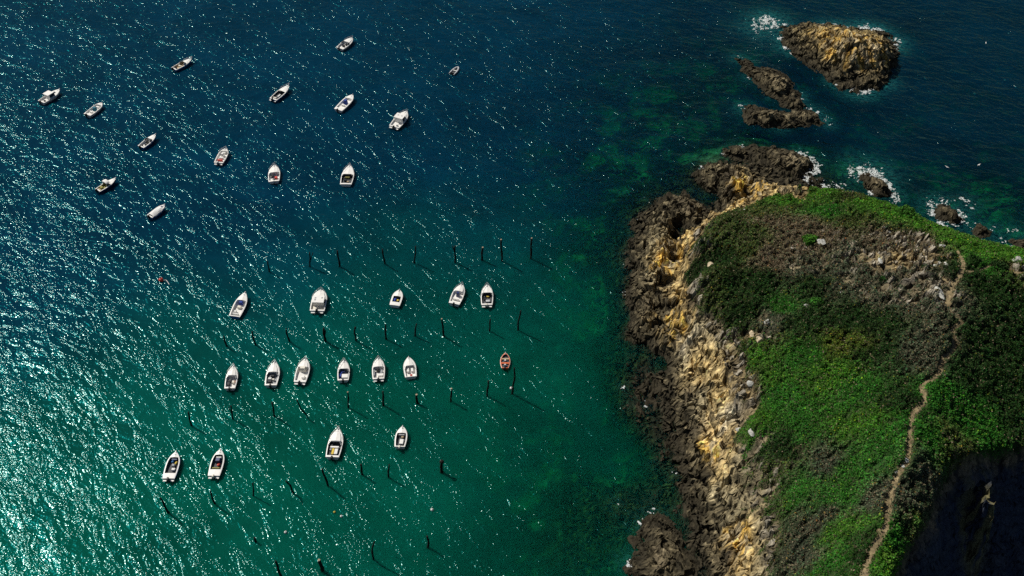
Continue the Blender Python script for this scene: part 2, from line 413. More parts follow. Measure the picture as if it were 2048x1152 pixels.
# surface anchors: photo direction, (r, g, b) of the ground, amount of plants, (r, g, b) of the plants
TAN=(0.44,0.345,0.18); YEL=(0.58,0.39,0.10); GRY=(0.23,0.205,0.145); BRN=(0.10,0.08,0.05); DRK=(0.07,0.06,0.048); PALE=(0.40,0.37,0.31)
G_DK=(0.015,0.042,0.009); G_MD=(0.027,0.120,0.013); G_BR=(0.050,0.150,0.014); G_YL=(0.07,0.10,0.014); G_OL=(0.058,0.088,0.022); G_BN=(0.125,0.105,0.060); G_GY=(0.070,0.085,0.050)
AN = [
 (1420,350,GRY,0,G_DK),(1450,350,DRK,0,G_DK),(1480,365,YEL,0,G_DK),(1520,362,TAN,0.05,G_MD),(1560,368,TAN,0.1,G_MD),(1500,390,YEL,0,G_DK),(1600,372,PALE,0.1,G_BR),(1600,402,TAN,0.1,G_OL),(1450,385,DRK,0,G_DK),
 (1340,405,DRK,0,G_DK),(1390,415,DRK,0,G_DK),(1300,450,GRY,0,G_DK),(1350,445,DRK,0,G_DK),(1435,430,TAN,0.1,G_OL),(1395,455,TAN,0.05,G_OL),(1310,480,GRY,0,G_DK),(1325,520,YEL,0,G_DK),(1372,480,TAN,0,G_DK),(1368,540,TAN,0,G_DK),(1360,500,YEL,0,G_DK),(1290,560,GRY,0,G_DK),(1300,610,DRK,0,G_DK),
 (1370,590,TAN,0.1,G_OL),(1390,600,BRN,0.3,G_OL),(1340,632,YEL,0,G_DK),(1355,655,YEL,0,G_DK),(1370,690,PALE,0,G_DK),(1400,650,GRY,0.15,G_OL),(1345,690,GRY,0,G_DK),(1440,680,GRY,0.2,G_OL),(1340,740,GRY,0,G_DK),(1400,730,TAN,0,G_DK),(1440,730,TAN,0.05,G_OL),(1470,740,BRN,0.15,G_OL),
 (1350,800,DRK,0,G_DK),(1390,820,GRY,0,G_DK),(1440,790,TAN,0,G_DK),(1460,830,PALE,0,G_DK),(1490,780,TAN,0.1,G_BN),(1440,870,TAN,0,G_DK),(1420,900,YEL,0,G_DK),(1380,880,DRK,0,G_DK),(1440,950,TAN,0,G_DK),(1420,1000,GRY,0,G_DK),(1390,960,DRK,0,G_DK),(1470,930,GRY,0.25,G_OL),(1500,900,GRY,0.3,G_MD),
 (1520,960,GRY,0.35,G_OL),(1500,1000,GRY,0.3,G_OL),(1440,1050,GRY,0,G_DK),(1475,1090,YEL,0,G_DK),(1480,1130,TAN,0,G_DK),(1410,1080,DRK,0,G_DK),(1430,1130,DRK,0,G_DK),(1530,1050,GRY,0.3,G_OL),(1520,1120,GRY,0.3,G_OL),(1470,1030,GRY,0.15,G_OL),
 # plants
 (1640,390,BRN,1,G_BR),(1700,398,BRN,0.9,G_OL),(1740,410,BRN,1,G_BR),(1800,435,BRN,1,G_BR),(1850,462,BRN,1,G_BR),(1900,485,BRN,1,G_BR),(1960,505,BRN,1,G_BR),(2030,520,BRN,1,G_BR),(1580,410,BRN,1,G_BR),(1650,425,BRN,0.9,G_MD),(1560,425,BRN,0.8,G_OL),
 (1500,430,BRN,0.75,G_OL),(1450,450,BRN,0.65,G_OL),(1540,450,BRN,0.6,G_BN),(1480,470,BRN,0.65,G_OL),(1420,470,BRN,0.6,G_OL),(1600,460,BRN,0.55,G_BN),(1700,450,BRN,0.6,G_OL),(1440,520,BRN,0.9,G_DK),(1500,500,BRN,0.7,G_OL),(1540,520,BRN,0.6,G_BN),(1590,500,GRY,0.45,G_BN),(1650,480,BRN,0.5,G_BN),
 (1400,540,BRN,0.8,G_DK),(1450,590,BRN,0.9,G_DK),(1520,570,BRN,0.9,G_DK),(1600,540,GRY,0.5,G_GY),(1700,500,GRY,0.35,G_GY),(1700,540,GRY,0.4,G_GY),(1780,480,BRN,0.3,G_BN),(1850,480,BRN,0.2,G_BN),(1790,520,TAN,0.1,G_BN),(1840,510,TAN,0.15,G_BN),(1780,560,GRY,0.3,G_GY),(1840,560,GRY,0.25,G_GY),(1800,600,GRY,0.35,G_GY),
 (1850,610,GRY,0.35,G_GY),(1880,580,GRY,0.25,G_GY),(1740,590,GRY,0.5,G_GY),(1640,580,BRN,0.8,G_DK),(1680,570,GRY,0.5,G_GY),(1560,620,BRN,0.9,G_MD),(1480,630,BRN,0.8,G_DK),(1430,600,BRN,0.8,G_OL),(1540,650,GRY,0.5,G_GY),(1510,680,TAN,0.3,G_OL),(1600,650,BRN,1,G_DK),(1700,640,BRN,1,G_DK),(1780,650,BRN,0.95,G_DK),(1860,660,BRN,0.8,G_GY),
 (1510,720,BRN,1,G_BR),(1540,760,BRN,1,G_BR),(1600,720,BRN,1,G_MD),(1680,700,BRN,1,G_YL),(1760,710,BRN,1,G_DK),(1840,720,BRN,0.9,G_GY),(1560,800,BRN,0.9,G_MD),(1660,760,BRN,1,G_BR),(1720,780,BRN,1,G_MD),(1800,800,BRN,1,G_DK),(1600,850,BRN,1,G_MD),(1510,850,BRN,0.9,G_BR),(1700,860,BRN,1,G_BR),(1780,870,BRN,1,G_MD),
 (1560,900,BRN,0.7,G_DK),(1640,930,BRN,0.9,G_GY),(1720,930,BRN,1,G_MD),(1600,980,BRN,0.9,G_MD),(1690,990,BRN,1,G_MD),(1760,1000,BRN,0.9,G_GY),(1620,1060,BRN,1,G_GY),(1690,1060,BRN,1,G_BR),(1590,1120,BRN,0.8,G_GY),(1660,1130,BRN,1,G_MD),(1715,1110,BRN,1,G_DK),
 (1960,580,BRN,1,G_DK),(2030,600,BRN,1,G_DK),(1950,680,BRN,1,G_DK),(2030,700,BRN,1,G_DK),(1930,760,BRN,1,G_DK),(2010,780,BRN,1,G_DK),(1880,800,BRN,1,G_MD),(1960,850,BRN,1,G_MD),(2030,860,BRN,1,G_DK),(1860,880,BRN,1,G_MD),(1900,900,BRN,0.9,G_OL),(1850,950,BRN,0.8,G_GY),(1820,1010,BRN,0.8,G_GY),(1830,1050,BRN,1,G_OL),(1790,1080,BRN,0.9,G_MD),(1765,1130,BRN,1,G_BR),
 (1970,530,BRN,0.6,G_MD),(2030,540,TAN,0.3,G_OL),(1940,560,BRN,1,G_DK),
]
AP = np.array([hitxy(a[0], a[1]) for a in AN]); AV = np.array([a[2] + (a[3],) + a[4] for a in AN], float)
def idw(x, y):
    sh = x.shape
    xw = (x + 2.2 * fbm(x / 4, y / 4, 3, 60)).ravel(); yw = (y + 2.2 * fbm(x / 4, y / 4, 3, 66)).ravel()
    out = np.zeros((len(xw), 7))
    for i in range(0, len(xw), 20000):
        d2 = (xw[i:i + 20000, None] - AP[None, :, 0]) ** 2 + (yw[i:i + 20000, None] - AP[None, :, 1]) ** 2 + 0.3
        w = d2 ** -2.0
        out[i:i + 20000] = (w @ AV) / w.sum(1, keepdims=True)
    return out.reshape(sh + (7,))
SURF = Field(idw, HX0, HX1, HY0, HY1, 0.5)
LANDMASK = sdist

def rock_relief(x, y, seed, s=1.0):
    wx = x + 1.1 * fbm(x / 3, y / 3, 3, seed + 50); wy = y + 1.1 * fbm(x / 3, y / 3, 3, seed + 55)
    # beds run north north west, so stretch along them
    u = wx * 0.92 + wy * 0.38; v = -wx * 0.38 + wy * 0.92
    c1, e1 = cells(u / (2.8 * s), v / (4.0 * s), seed + 1, 0.55)
    c2, e2 = cells(u / (1.15 * s), v / (1.6 * s), seed + 2, 0.6)
    c3, e3 = cells(x / (0.6 * s), y / (0.6 * s), seed + 3, 0.6)
    r = ridged(u / (5 * s), v / (8 * s), 4, seed + 10)
    c1 = np.clip(c1, -.75, .75); c2 = np.clip(c2, -.7, .7)
    z = 1.05 * c1 + 0.60 * c2 + 0.24 * c3 + 0.45 * r - 1.1 * (1 - smooth(0, 0.13, e1)) - 0.65 * (1 - smooth(0, 0.2, e2))
    return z, c1, c2

def rock_colour(x, y, z, base, c1, c2, seed, wet=1.0):
    # sample the stains on the slope itself, so that they do not run down steep faces
    x = x + 0.45 * z; y = y - 0.8 * z
    n = fbm(x / 2.2, y / 2.2, 4, seed + 20); n2 = fbm(x / 0.7, y / 0.7, 3, seed + 25)
    blk = smooth(0.02, 0.22, fbm(x / 1.1, y / 0.8, 4, seed + 40, .6) + 0.12 * fbm(x / 6, y / 6, 2, seed + 44))
    pal = smooth(0.10, 0.35, fbm(x / 0.9, y / 0.7, 3, seed + 47))
    # lichen stays in patches: elsewhere the rock under it is tan and grey
    ye = np.clip((base[..., 0] - base[..., 2] * 2.0) / 0.20, 0, 1) * (1 - smooth(-.12, .12, fbm(x / 1.7, y / 1.7, 4, seed + 33)))
    under = np.array([0.29, 0.25, 0.18])
    base = base * (1 - ye[..., None]) + under * ye[..., None]
    col = base * (1 + 0.6 * c2 + 0.45 * c1 + 0.6 * n + 0.6 * n2)[..., None]
    col = col * (1 + 0.7 * pal[..., None]) * (1 - 0.85 * blk[..., None])
    zz = z + 1.0 * n + 0.6 * n2
    dark = np.array([0.030, 0.027, 0.020])
    grey = np.array([0.082, 0.072, 0.050]) * (np.clip(1 + 0.6 * n2 + 0.9 * c2, .3, 3) * (1 + 1.3 * pal) * (1 - 0.7 * blk))[..., None]
    k = (1 - smooth(2.0 * wet, 4.4 * wet, zz))[..., None]
    col = col * (1 - k) + grey * k
    k = (1 - smooth(0.6 * wet, 2.4 * wet, zz))[..., None]
    col = col * (1 - k) + dark * (1 + 0.5 * n2)[..., None] * k
    weed = np.array([0.026, 0.029, 0.012]) * (np.clip(1 + 1.2 * n2 + 1.6 * pal, .3, 4) * (1 - 0.7 * blk))[..., None]
    k = (1 - smooth(-0.5, 0.25, zz))[..., None]
    col = col * (1 - k) + weed * k
    return np.clip(col * np.array([1.06, 1.0, 0.84]), 0.004, 0.8)

def land(x, y):
    """height, colour and plant cover of the headland"""
    b = BASE(x, y); s = SURF(x, y)
    n = fbm(x / 1.6, y / 1.6, 4, 70)
    cov = smooth(0.28, 0.62, s[..., 3] + 0.55 * n + 0.30 * smooth(9, 12, b) * smooth(-.2, .3, fbm(x / 3.5, y / 3.5, 3, 75)))
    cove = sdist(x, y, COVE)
    cov = cov * (1 - smooth(-0.2, 1.0, cove)) * smooth(1.5, 4, b)
    pd = np.minimum(ldist(x, y, [p[:2] for p in PATHW]), np.minimum(ldist(x, y, [p[:2] for p in PATH2W]), ldist(x, y, [p[:2] for p in PATH3W])))
    pm = 1 - smooth(0.2, 0.6, pd + 0.25 * n)
    cov = cov * (1 - 0.86 * pm)
    rr, c1, c2 = rock_relief(x, y, 100)
    amp = 0.30 + 0.75 * (1 - smooth(0.1, 0.6, s[..., 3])) 
    amp = amp * np.clip(0.5 + b / 5, 0.45, 1.0)
    wv = fbm(x / 3, y / 3, 2, 84)
    veg = 0.45 * (1 - 2.6 * np.abs(perlin(x / 1.9 + wv, y / 1.9 + wv, 80))) + 0.55 * (1 - 2.6 * np.abs(perlin(x / 0.95, y / 0.95, 81))) + 0.5 * fbm(x / 5, y / 5, 2, 82)
    turf = smooth(1.8, 3.6, s[..., 5] / (s[..., 4] + 1e-4))
    z = b + (1 - pm) * (rr * amp * (1 - 0.75 * cov) + veg * cov * (1 - 0.6 * turf) + 0.1 * cov)
    bare = (1 - cov) * (1 - pm) * (1 - smooth(7, 12, b) * 0.6)
    z = z * (1 - bare) + terrace(z, x, y, 100) * bare
    col = rock_colour(x, y, z + 0.3, s[..., 0:3], c1, c2, 100)
    soil = (s[..., 4:7] * 0.45 + 0.004) * (1 + 0.5 * n)[..., None]
    col = col * (1 - 0.85 * cov[..., None]) + soil * 0.85 * cov[..., None]
    pc = np.array([0.13, 0.10, 0.062])
    col = col * (1 - pm[..., None]) + pc * pm[..., None] * (1 + 0.3 * n)[..., None]
    col = col * (1 - 0.9 * smooth(0.0, 2.5, cove)[..., None]) + np.array([0.022, 0.034, 0.062]) * 0.9 * smooth(0.0, 2.5, cove)[..., None]  # shade of the cove wall put into the rock colour as dark blue
    sv_, se_ = cells(x / 0.8 + 0.3 * n, y / 0.7, 140, 0.0)
    sw_, sf_ = cells(x / 1.7 + 0.3 * n, y / 1.4, 150, 0.0)
    zone = (1 - smooth(0.30, 0.7, s[..., 3])) * smooth(8, 10.5, b) * (1 - smooth(-1, 0.2, cove)) * (1 - pm)
    k1 = (sv_ > 0.22) * smooth(0.12, 0.3, se_) * zone; k2 = (sw_ > 0.33) * smooth(0.08, 0.25, sf_) * zone
    ks = np.clip(k1 + k2, 0, 1)
    z = z + 0.28 * k1 + 0.5 * k2 - 0.35 * zone * (1 - ks)
    pale = np.array([0.33, 0.295, 0.23]) * (1 + 1.1 * (sv_ - .3) + .5 * n)[..., None]
    col = col * (1 - ks[..., None]) + pale * ks[..., None]
    gap = (zone * (1 - ks) * 0.55)[..., None]
    col = col * (1 - gap) + np.array([0.075, 0.062, 0.042]) * gap
    for (cx, cy, r, hh) in CRAGS:
        g = np.exp(-(((x - cx) ** 2 + (y - cy) ** 2) / (r * 1.3) ** 2))[..., None] * smooth(-.15, .0, n)[..., None]
        col = col * (1 - g) + np.array([0.12, 0.11, 0.055]) * g  # crag kept out of the painted cove shade: paler olive, as sunlit
    return z, col, cov, veg, pd

st = 0.2
xs = np.arange(HX0, HX1, st); ys = np.arange(HY0, HY1, st)
X, Y = np.meshgrid(xs, ys)
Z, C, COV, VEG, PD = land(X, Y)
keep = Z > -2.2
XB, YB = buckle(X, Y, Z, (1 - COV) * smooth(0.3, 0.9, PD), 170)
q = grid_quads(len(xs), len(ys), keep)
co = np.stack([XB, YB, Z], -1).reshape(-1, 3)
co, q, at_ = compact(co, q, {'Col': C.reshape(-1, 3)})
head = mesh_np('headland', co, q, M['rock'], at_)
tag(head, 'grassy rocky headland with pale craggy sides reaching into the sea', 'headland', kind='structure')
LAND = Field(lambda a, b: a, 0, 1, 0, 1, 1)
LAND.x0, LAND.y0, LAND.st, LAND.nx, LAND.ny, LAND.v = HX0, HY0, st, len(xs), len(ys), Z
COVF = Field(lambda a, b: a, 0, 1, 0, 1, 1)
COVF.x0, COVF.y0, COVF.st, COVF.nx, COVF.ny, COVF.v = HX0, HY0, st, len(xs), len(ys), COV

VEGF = Field(lambda a, b: a, 0, 1, 0, 1, 1)
VEGF.x0, VEGF.y0, VEGF.st, VEGF.nx, VEGF.ny, VEGF.v = HX0, HY0, st, len(xs), len(ys), VEG

# seabed under the shallow water
xs2 = np.arange(-46, 150, 0.6); ys2 = np.arange(24, 246, 0.6)
X2, Y2 = np.meshgrid(xs2, ys2)
B2 = BASE(X2, Y2)
nz = ridged(X2 / 6, Y2 / 6, 5, 210); n3 = fbm(X2 / 9, Y2 / 9, 4, 220)
Z2 = np.minimum(B2 + 0.55 * nz, -0.25 + 0.35 * nz)
Z2 = Z2 - 3.0 * smooth(-1.6, -0.8, B2) * ((X2 > HX0) & (X2 < HX1) & (Y2 > HY0) & (Y2 < HY1))
weed = smooth(-0.30, 0.22, 0.10 + (nz - 0.42) * 0.7 + n3 + 0.25 * fbm(X2 / 1.8, Y2 / 1.8, 3, 230))
SB = (np.array([0.085, 0.150, 0.080]) * (1 - weed[..., None]) + np.array([0.020, 0.020, 0.010]) * weed[..., None]) * (1 + 0.8 * fbm(X2 / 1.4, Y2 / 1.4, 3, 240))[..., None]
co, q, at_ = compact(np.stack([X2, Y2, Z2], -1).reshape(-1, 3), grid_quads(len(xs2), len(ys2)), {'Col': SB.reshape(-1, 3)})
sb = mesh_np('seabed', co, q, M['seabed'], at_, True)
tag(sb, 'weedy seabed showing through the shallow water', 'seabed', kind='structure')

# ------------------------------------------------------------------ paths
def path_ribbon(pts, name, label, over=0.0):
    P = []
    for (ax, ay, aw), (bx, by, bw) in zip(pts[:-1], pts[1:]):
        L = math.hypot(bx - ax, by - ay); n = max(1, int(L / 0.3))
        for k in range(n): t = k / n; P.append((ax + (bx - ax) * t, ay + (by - ay) * t, aw + (bw - aw) * t))
    P.append(pts[-1]); P = np.array(P)
    tx = np.gradient(P[:, 0]); ty = np.gradient(P[:, 1])
    for _ in range(3):
        tx[1:-1] = (tx[:-2] + tx[1:-1] + tx[2:]) / 3; ty[1:-1] = (ty[:-2] + ty[1:-1] + ty[2:]) / 3
    ln = np.hypot(tx, ty) + 1e-9; nx_, ny_ = -ty / ln, tx / ln
    m = 9; u = np.linspace(-0.5, 0.5, m)
    wob = 1 + 0.7 * fbm(P[:, 0] / 1.1, P[:, 1] / 1.1, 3, 300)
    X = P[:, 0, None] + nx_[:, None] * u * (P[:, 2] * 0.84 * wob)[:, None]; Y = P[:, 1, None] + ny_[:, None] * u * (P[:, 2] * 0.84 * wob)[:, None]
    Z = LAND(X, Y) + over + 0.035 - 0.10 * np.abs(u * 2)[None, :] ** 4 + 0.03 * fbm(X / 0.4, Y / 0.4, 2, 310)
    c = np.array([0.19, 0.15, 0.085]) * (1 + 0.9 * fbm(X / 0.8, Y / 0.8, 3, 320))[..., None]
    o = mesh_np(name, np.stack([X, Y, Z], -1).reshape(-1, 3), grid_quads(m, len(P)), M['path'], {'Col': c.reshape(-1, 3)})
    tag(o, label, 'path', kind='structure')
path_ribbon(PATHW, 'footpath', 'narrow bare earth footpath winding along the headland')
path_ribbon(PATH2W, 'footpath', 'short earth track branching right at the top of the headland', 0.012)
path_ribbon(PATH3W, 'footpath', 'faint earth track branching left among the rocks', 0.024)

# ------------------------------------------------------------------ low plants over the headland (too many leaves to count)
def leaf_cards(px, py, pz, col, size, name, nrm_up=0.55, parent=None):
    n = len(px)
    nv = rs.normal(size=(n, 3)); nv[:, 2] = np.abs(nv[:, 2]) * nrm_up * 2 + 0.25
    nv /= np.linalg.norm(nv, axis=1, keepdims=True)
    a = np.cross(nv, rs.normal(size=(n, 3))); a /= np.linalg.norm(a, axis=1, keepdims=True)
    b = np.cross(nv, a)
    c = np.stack([px, py, pz], 1)
    s = size[:, None]; w = s * rs.uniform(0.45, 0.9, (n, 1))
    v = np.stack([c - a * s, c - b * w + nv * 0.12 * s, c + a * s, c + b * w + nv * 0.12 * s], 1).reshape(-1, 3)
    q = np.arange(4 * n).reshape(n, 4)
    return mesh_np(name, v, q, M['leaf'], {'Col': np.repeat(col, 4, 0)}, False, parent)

n = 2200000
lx = rs.uniform(HX0, HX1 - 0.5, n); ly = rs.uniform(HY0, HY1 - 0.5, n)
# keep only what lies within or near the view
dep = ly * math.cos(TH) + (CAMH - 18) * math.sin(TH)
vis = (np.abs(lx) < dep * 0.68) & (COVF(lx, ly) > rs.uniform(0.1, 0.9, n)) & (VEGF(lx, ly) > rs.uniform(-0.75, 0.25, n))
lx, ly = lx[vis], ly[vis]
sv = SURF(lx, ly)
nn = fbm(lx / 1.3, ly / 1.3, 3, 400); n5 = fbm(lx / 4, ly / 4, 2, 410)
lc = sv[:, 4:7] * 1.25 * (1 + 0.7 * nn + 0.4 * n5)[:, None] * rs.uniform(0.55, 1.5, (len(lx), 1))
lc = lc * (1 + np.array([0.35, 0.0, 0.1]) * rs.normal(size=(len(lx), 1)) * 0.7)
yel = rs.rand(len(lx)) < 0.03; lc[yel] = lc[yel] * np.array([3.2, 1.8, 0.9])
heath = np.clip((sv[:, 4] / (sv[:, 5] + 1e-6) - 0.55) / 0.6, 0, 1)
brn = rs.rand(len(lx)) < 0.04 + heath * (0.10 + 0.55 * smooth(-.1, .25, fbm(lx / 2.2, ly / 2.2, 3, 420))); lc[brn] = np.array([0.185, 0.15, 0.095]) * rs.uniform(0.6, 1.5, (brn.sum(), 1))
lc = np.clip(lc, 0.003, 0.5)
lz = LAND(lx, ly) + rs.uniform(0.0, 0.32, len(lx)) * (0.5 + COVF(lx, ly))
hv = leaf_cards(lx, ly, lz, lc, rs.uniform(0.06, 0.16, len(lx)), 'heath_plants')
tag(hv, 'dense low heath, grass and bracken covering the headland', 'ground cover', kind='stuff')

def bush(px, py, rpx, col, label, h=None):
    x, y, z = hit(px, py)
    dz = math.cos(TH) * y + math.sin(TH) * (CAMH - z)
    r = rpx * dz / FPX
    h = h or r * 0.8
    z = float(LAND(x, y))
    root = empty('bush', (x, y, z)); tag(root, label, 'bush', 'bushes on the headland')
    # several leafy lobes around a few stems
    lob = [(rnd.uniform(-.5, .5) * r, rnd.uniform(-.5, .5) * r, rnd.uniform(.55, .8) * r, rnd.uniform(.5, 1) * h) for _ in range(6)] + [(0, 0, r * .75, h)]
    P = []
    for (ax, ay, ar, ah) in lob:
        k = int(130 * max(1.0, ar * ar))
        d = rs.normal(size=(k, 3)); d[:, 2] = np.abs(d[:, 2]); d /= np.linalg.norm(d, axis=1, keepdims=True)
        rr_ = rs.uniform(.72, 1.05, (k, 1))
        P.append(d * rr_ * np.array([ar, ar, ah]) + np.array([ax, ay, 0.05]))
    P = np.concatenate(P)
    c = np.array(col) * rs.uniform(.5, 1.7, (len(P), 1)) * (1 + np.array([.3, 0, .1]) * rs.normal(size=(len(P), 1)) * .5)
    leaf_cards(P[:, 0], P[:, 1], P[:, 2], np.clip(c, .003, .5), rs.uniform(.10, .24, len(P)), 'foliage', 0.5, root)
    bm = bmesh.new()
    for (ax, ay, ar, ah) in lob[:5]:
        tube(bm, [(0, 0, -0.1), (ax * .4, ay * .4, ah * .35), (ax * .8, ay * .8, ah * .75)], [.07, .05, .025], 6)
    finish(bm, 'stem', M['post'], root)

# ------------------------------------------------------------------ mesh bits for built things
def finish(bm, name, mat, parent=None, smooth_=False, bevel=0.0):
    if bevel:
        bmesh.ops.bevel(bm, geom=[e for e in bm.edges], offset=bevel, segments=2, affect='EDGES', clamp_overlap=True)
    bmesh.ops.recalc_face_normals(bm, faces=bm.faces)
    me = bpy.data.meshes.new(name); bm.to_mesh(me); bm.free()
    if smooth_:
        me.polygons.foreach_set('use_smooth', [True] * len(me.polygons))
    me.materials.append(mat)
    o = bpy.data.objects.new(name, me); COL.objects.link(o)
    if parent: o.parent = parent
    return o

def box(bm, c, s, rz=0.0, rx=0.0, taper=1.0, tshift=0.0):
    """box centred at c; top scaled by taper and shifted along y"""
    R = Matrix.Rotation(rz, 3, 'Z') @ Matrix.Rotation(rx, 3, 'X')
    vs = []
    for z in (-.5, .5):
        k = taper if z > 0 else 1; sh = tshift if z > 0 else 0
        for x, y in ((-.5, -.5), (.5, -.5), (.5, .5), (-.5, .5)):
            vs.append(bm.verts.new(Vector(c) + R @ Vector((x * s[0] * k, y * s[1] * k + sh, z * s[2]))))
    for f in ((0, 3, 2, 1), (4, 5, 6, 7), (0, 1, 5, 4), (1, 2, 6, 5), (2, 3, 7, 6), (3, 0, 4, 7)):
        bm.faces.new([vs[i] for i in f])

def tube(bm, pts, rad, seg=8, cap=True):
    pts = [Vector(p) for p in pts]
    if not hasattr(rad, '__len__'): rad = [rad] * len(pts)
    rings = []
    for i, p in enumerate(pts):
        t = (pts[min(i + 1, len(pts) - 1)] - pts[max(i - 1, 0)]).normalized()
        a = t.cross(Vector((0, 0, 1)) if abs(t.z) < .9 else Vector((0, 1, 0))).normalized(); b = t.cross(a)
        rings.append([bm.verts.new(p + (a * math.cos(2 * math.pi * k / seg) + b * math.sin(2 * math.pi * k / seg)) * rad[i]) for k in range(seg)])
    for r0, r1 in zip(rings[:-1], rings[1:]):
        for k in range(seg): bm.faces.new((r0[k], r0[(k + 1) % seg], r1[(k + 1) % seg], r1[k]))
    if cap:
        bm.faces.new(rings[0][::-1]); bm.faces.new(rings[-1])

def blob(bm, c, s, sub=2, noise=0.0, seed=1.0):
    r = bmesh.ops.create_icosphere(bm, subdivisions=sub, radius=1.0)
    for v in r['verts']:
        k = 1 + noise * math.sin(3.1 * v.co.x + seed) * math.cos(2.7 * v.co.y + seed * 2) + noise * .6 * math.sin(5 * v.co.z + 7 * v.co.x + seed)
        v.co = Vector((v.co.x * s[0] * k + c[0], v.co.y * s[1] * k + c[1], v.co.z * s[2] * k + c[2]))

BUSHES = [
 (1811,436,24,(0.045,0.13,0.018),'large bright green bush on the far crest of the headland, above the sea'),
 (1947,527,17,(0.022,0.055,0.012),'round dark bush in the fork where the two footpaths meet'),
 (1997,537,16,(0.02,0.045,0.012),'dark bush beside the right hand track near the grey outcrop'),
 (1854,532,11,(0.018,0.045,0.012),'small dark bush left of the pale boulders near the path top'),
 (1888,517,12,(0.025,0.05,0.015),'dark bush on the rocks just left of the wide bare path end'),
 (1906,532,10,(0.028,0.06,0.016),'small bush hugging the left side of the footpath below its wide end'),
 (1931,504,6,(0.03,0.07,0.018),'tiny round bush on the crest just right of the wide bare path end'),
 (1765,560,9,(0.022,0.075,0.014),'isolated green bush in the dry stony ground'),
 (1634,611,14,(0.045,0.15,0.02),'bright green bush alone in the darker heath at the middle of the headland'),
 (1619,489,14,(0.06,0.17,0.02),'bright green bush growing left of the striped pale slab'),
 (1774,1118,18,(0.085,0.19,0.025),'pale yellow green bush right of the footpath near the bottom'),
 (1826,1048,14,(0.07,0.15,0.03),'pale leafy bush on the lip of the dark cove'),
]
for b in BUSHES: bush(*b)

# ------------------------------------------------------------------ boulders
def boulder(px, py, wpx, hpx, col, label, tall=0.7, rot=0.0, name='boulder'):
    x, y, z = hit(px, py)
    dz = math.cos(TH) * y + math.sin(TH) * (CAMH - z)
    a = wpx * .5 * dz / FPX; b = hpx * .5 * dz / FPX / 0.78; c = tall * min(a, b)
    z = float(LAND(x, y))
    bm = bmesh.new(); bmesh.ops.create_icosphere(bm, subdivisions=4, radius=1.0)
    P = np.array([v.co[:] for v in bm.verts])
    sx = rnd.uniform(0, 90)
    # cut with random planes: a broken, faceted block
    K = 12; nr = rs.normal(size=(K, 3)); nr /= np.linalg.norm(nr, axis=1, keepdims=True); off = rs.uniform(.55, .85, K)
    k = np.ones(len(P))
    for u, o_ in zip(nr, off):
        dd = P @ u; k = np.minimum(k, np.where(dd > 1e-3, o_ / np.maximum(dd, 1e-3), 9))
    k = np.clip(k, .4, 1) * (1 + .05 * fbm(P[:, 0] * 3 + sx, P[:, 1] * 3 + P[:, 2] * 2, 3, 500))
    cr_, sr_ = math.cos(rot), math.sin(rot)
    Q = P * k[:, None] * np.array([a, b, c]) * 1.12
    for v, p in zip(bm.verts, Q): v.co = (p[0] * cr_ - p[1] * sr_, p[0] * sr_ + p[1] * cr_, p[2] + c * .35)
    me = bpy.data.meshes.new(name); bm.to_mesh(me); bm.free()
    nn = fbm(P[:, 0] * 2.5 + sx, P[:, 1] * 2.5 + P[:, 2] * 1.7, 4, 510)
    cc = np.clip(np.array(col) * (1 + .55 * nn)[:, None], .01, .8)
    at_ = me.attributes.new('Col', 'FLOAT_COLOR', 'POINT')
    at_.data.foreach_set('color', np.concatenate([cc, np.ones((len(cc), 1))], 1).astype(np.float32).ravel())
    me.materials.append(M['rock'])
    o = bpy.data.objects.new(name, me); COL.objects.link(o); o.location = (x, y, z)
    tag(o, label, 'boulder', 'pale boulders on the headland')
PB = (0.42, 0.42, 0.38); TB = (0.48, 0.40, 0.27); GB = (0.36, 0.36, 0.33)
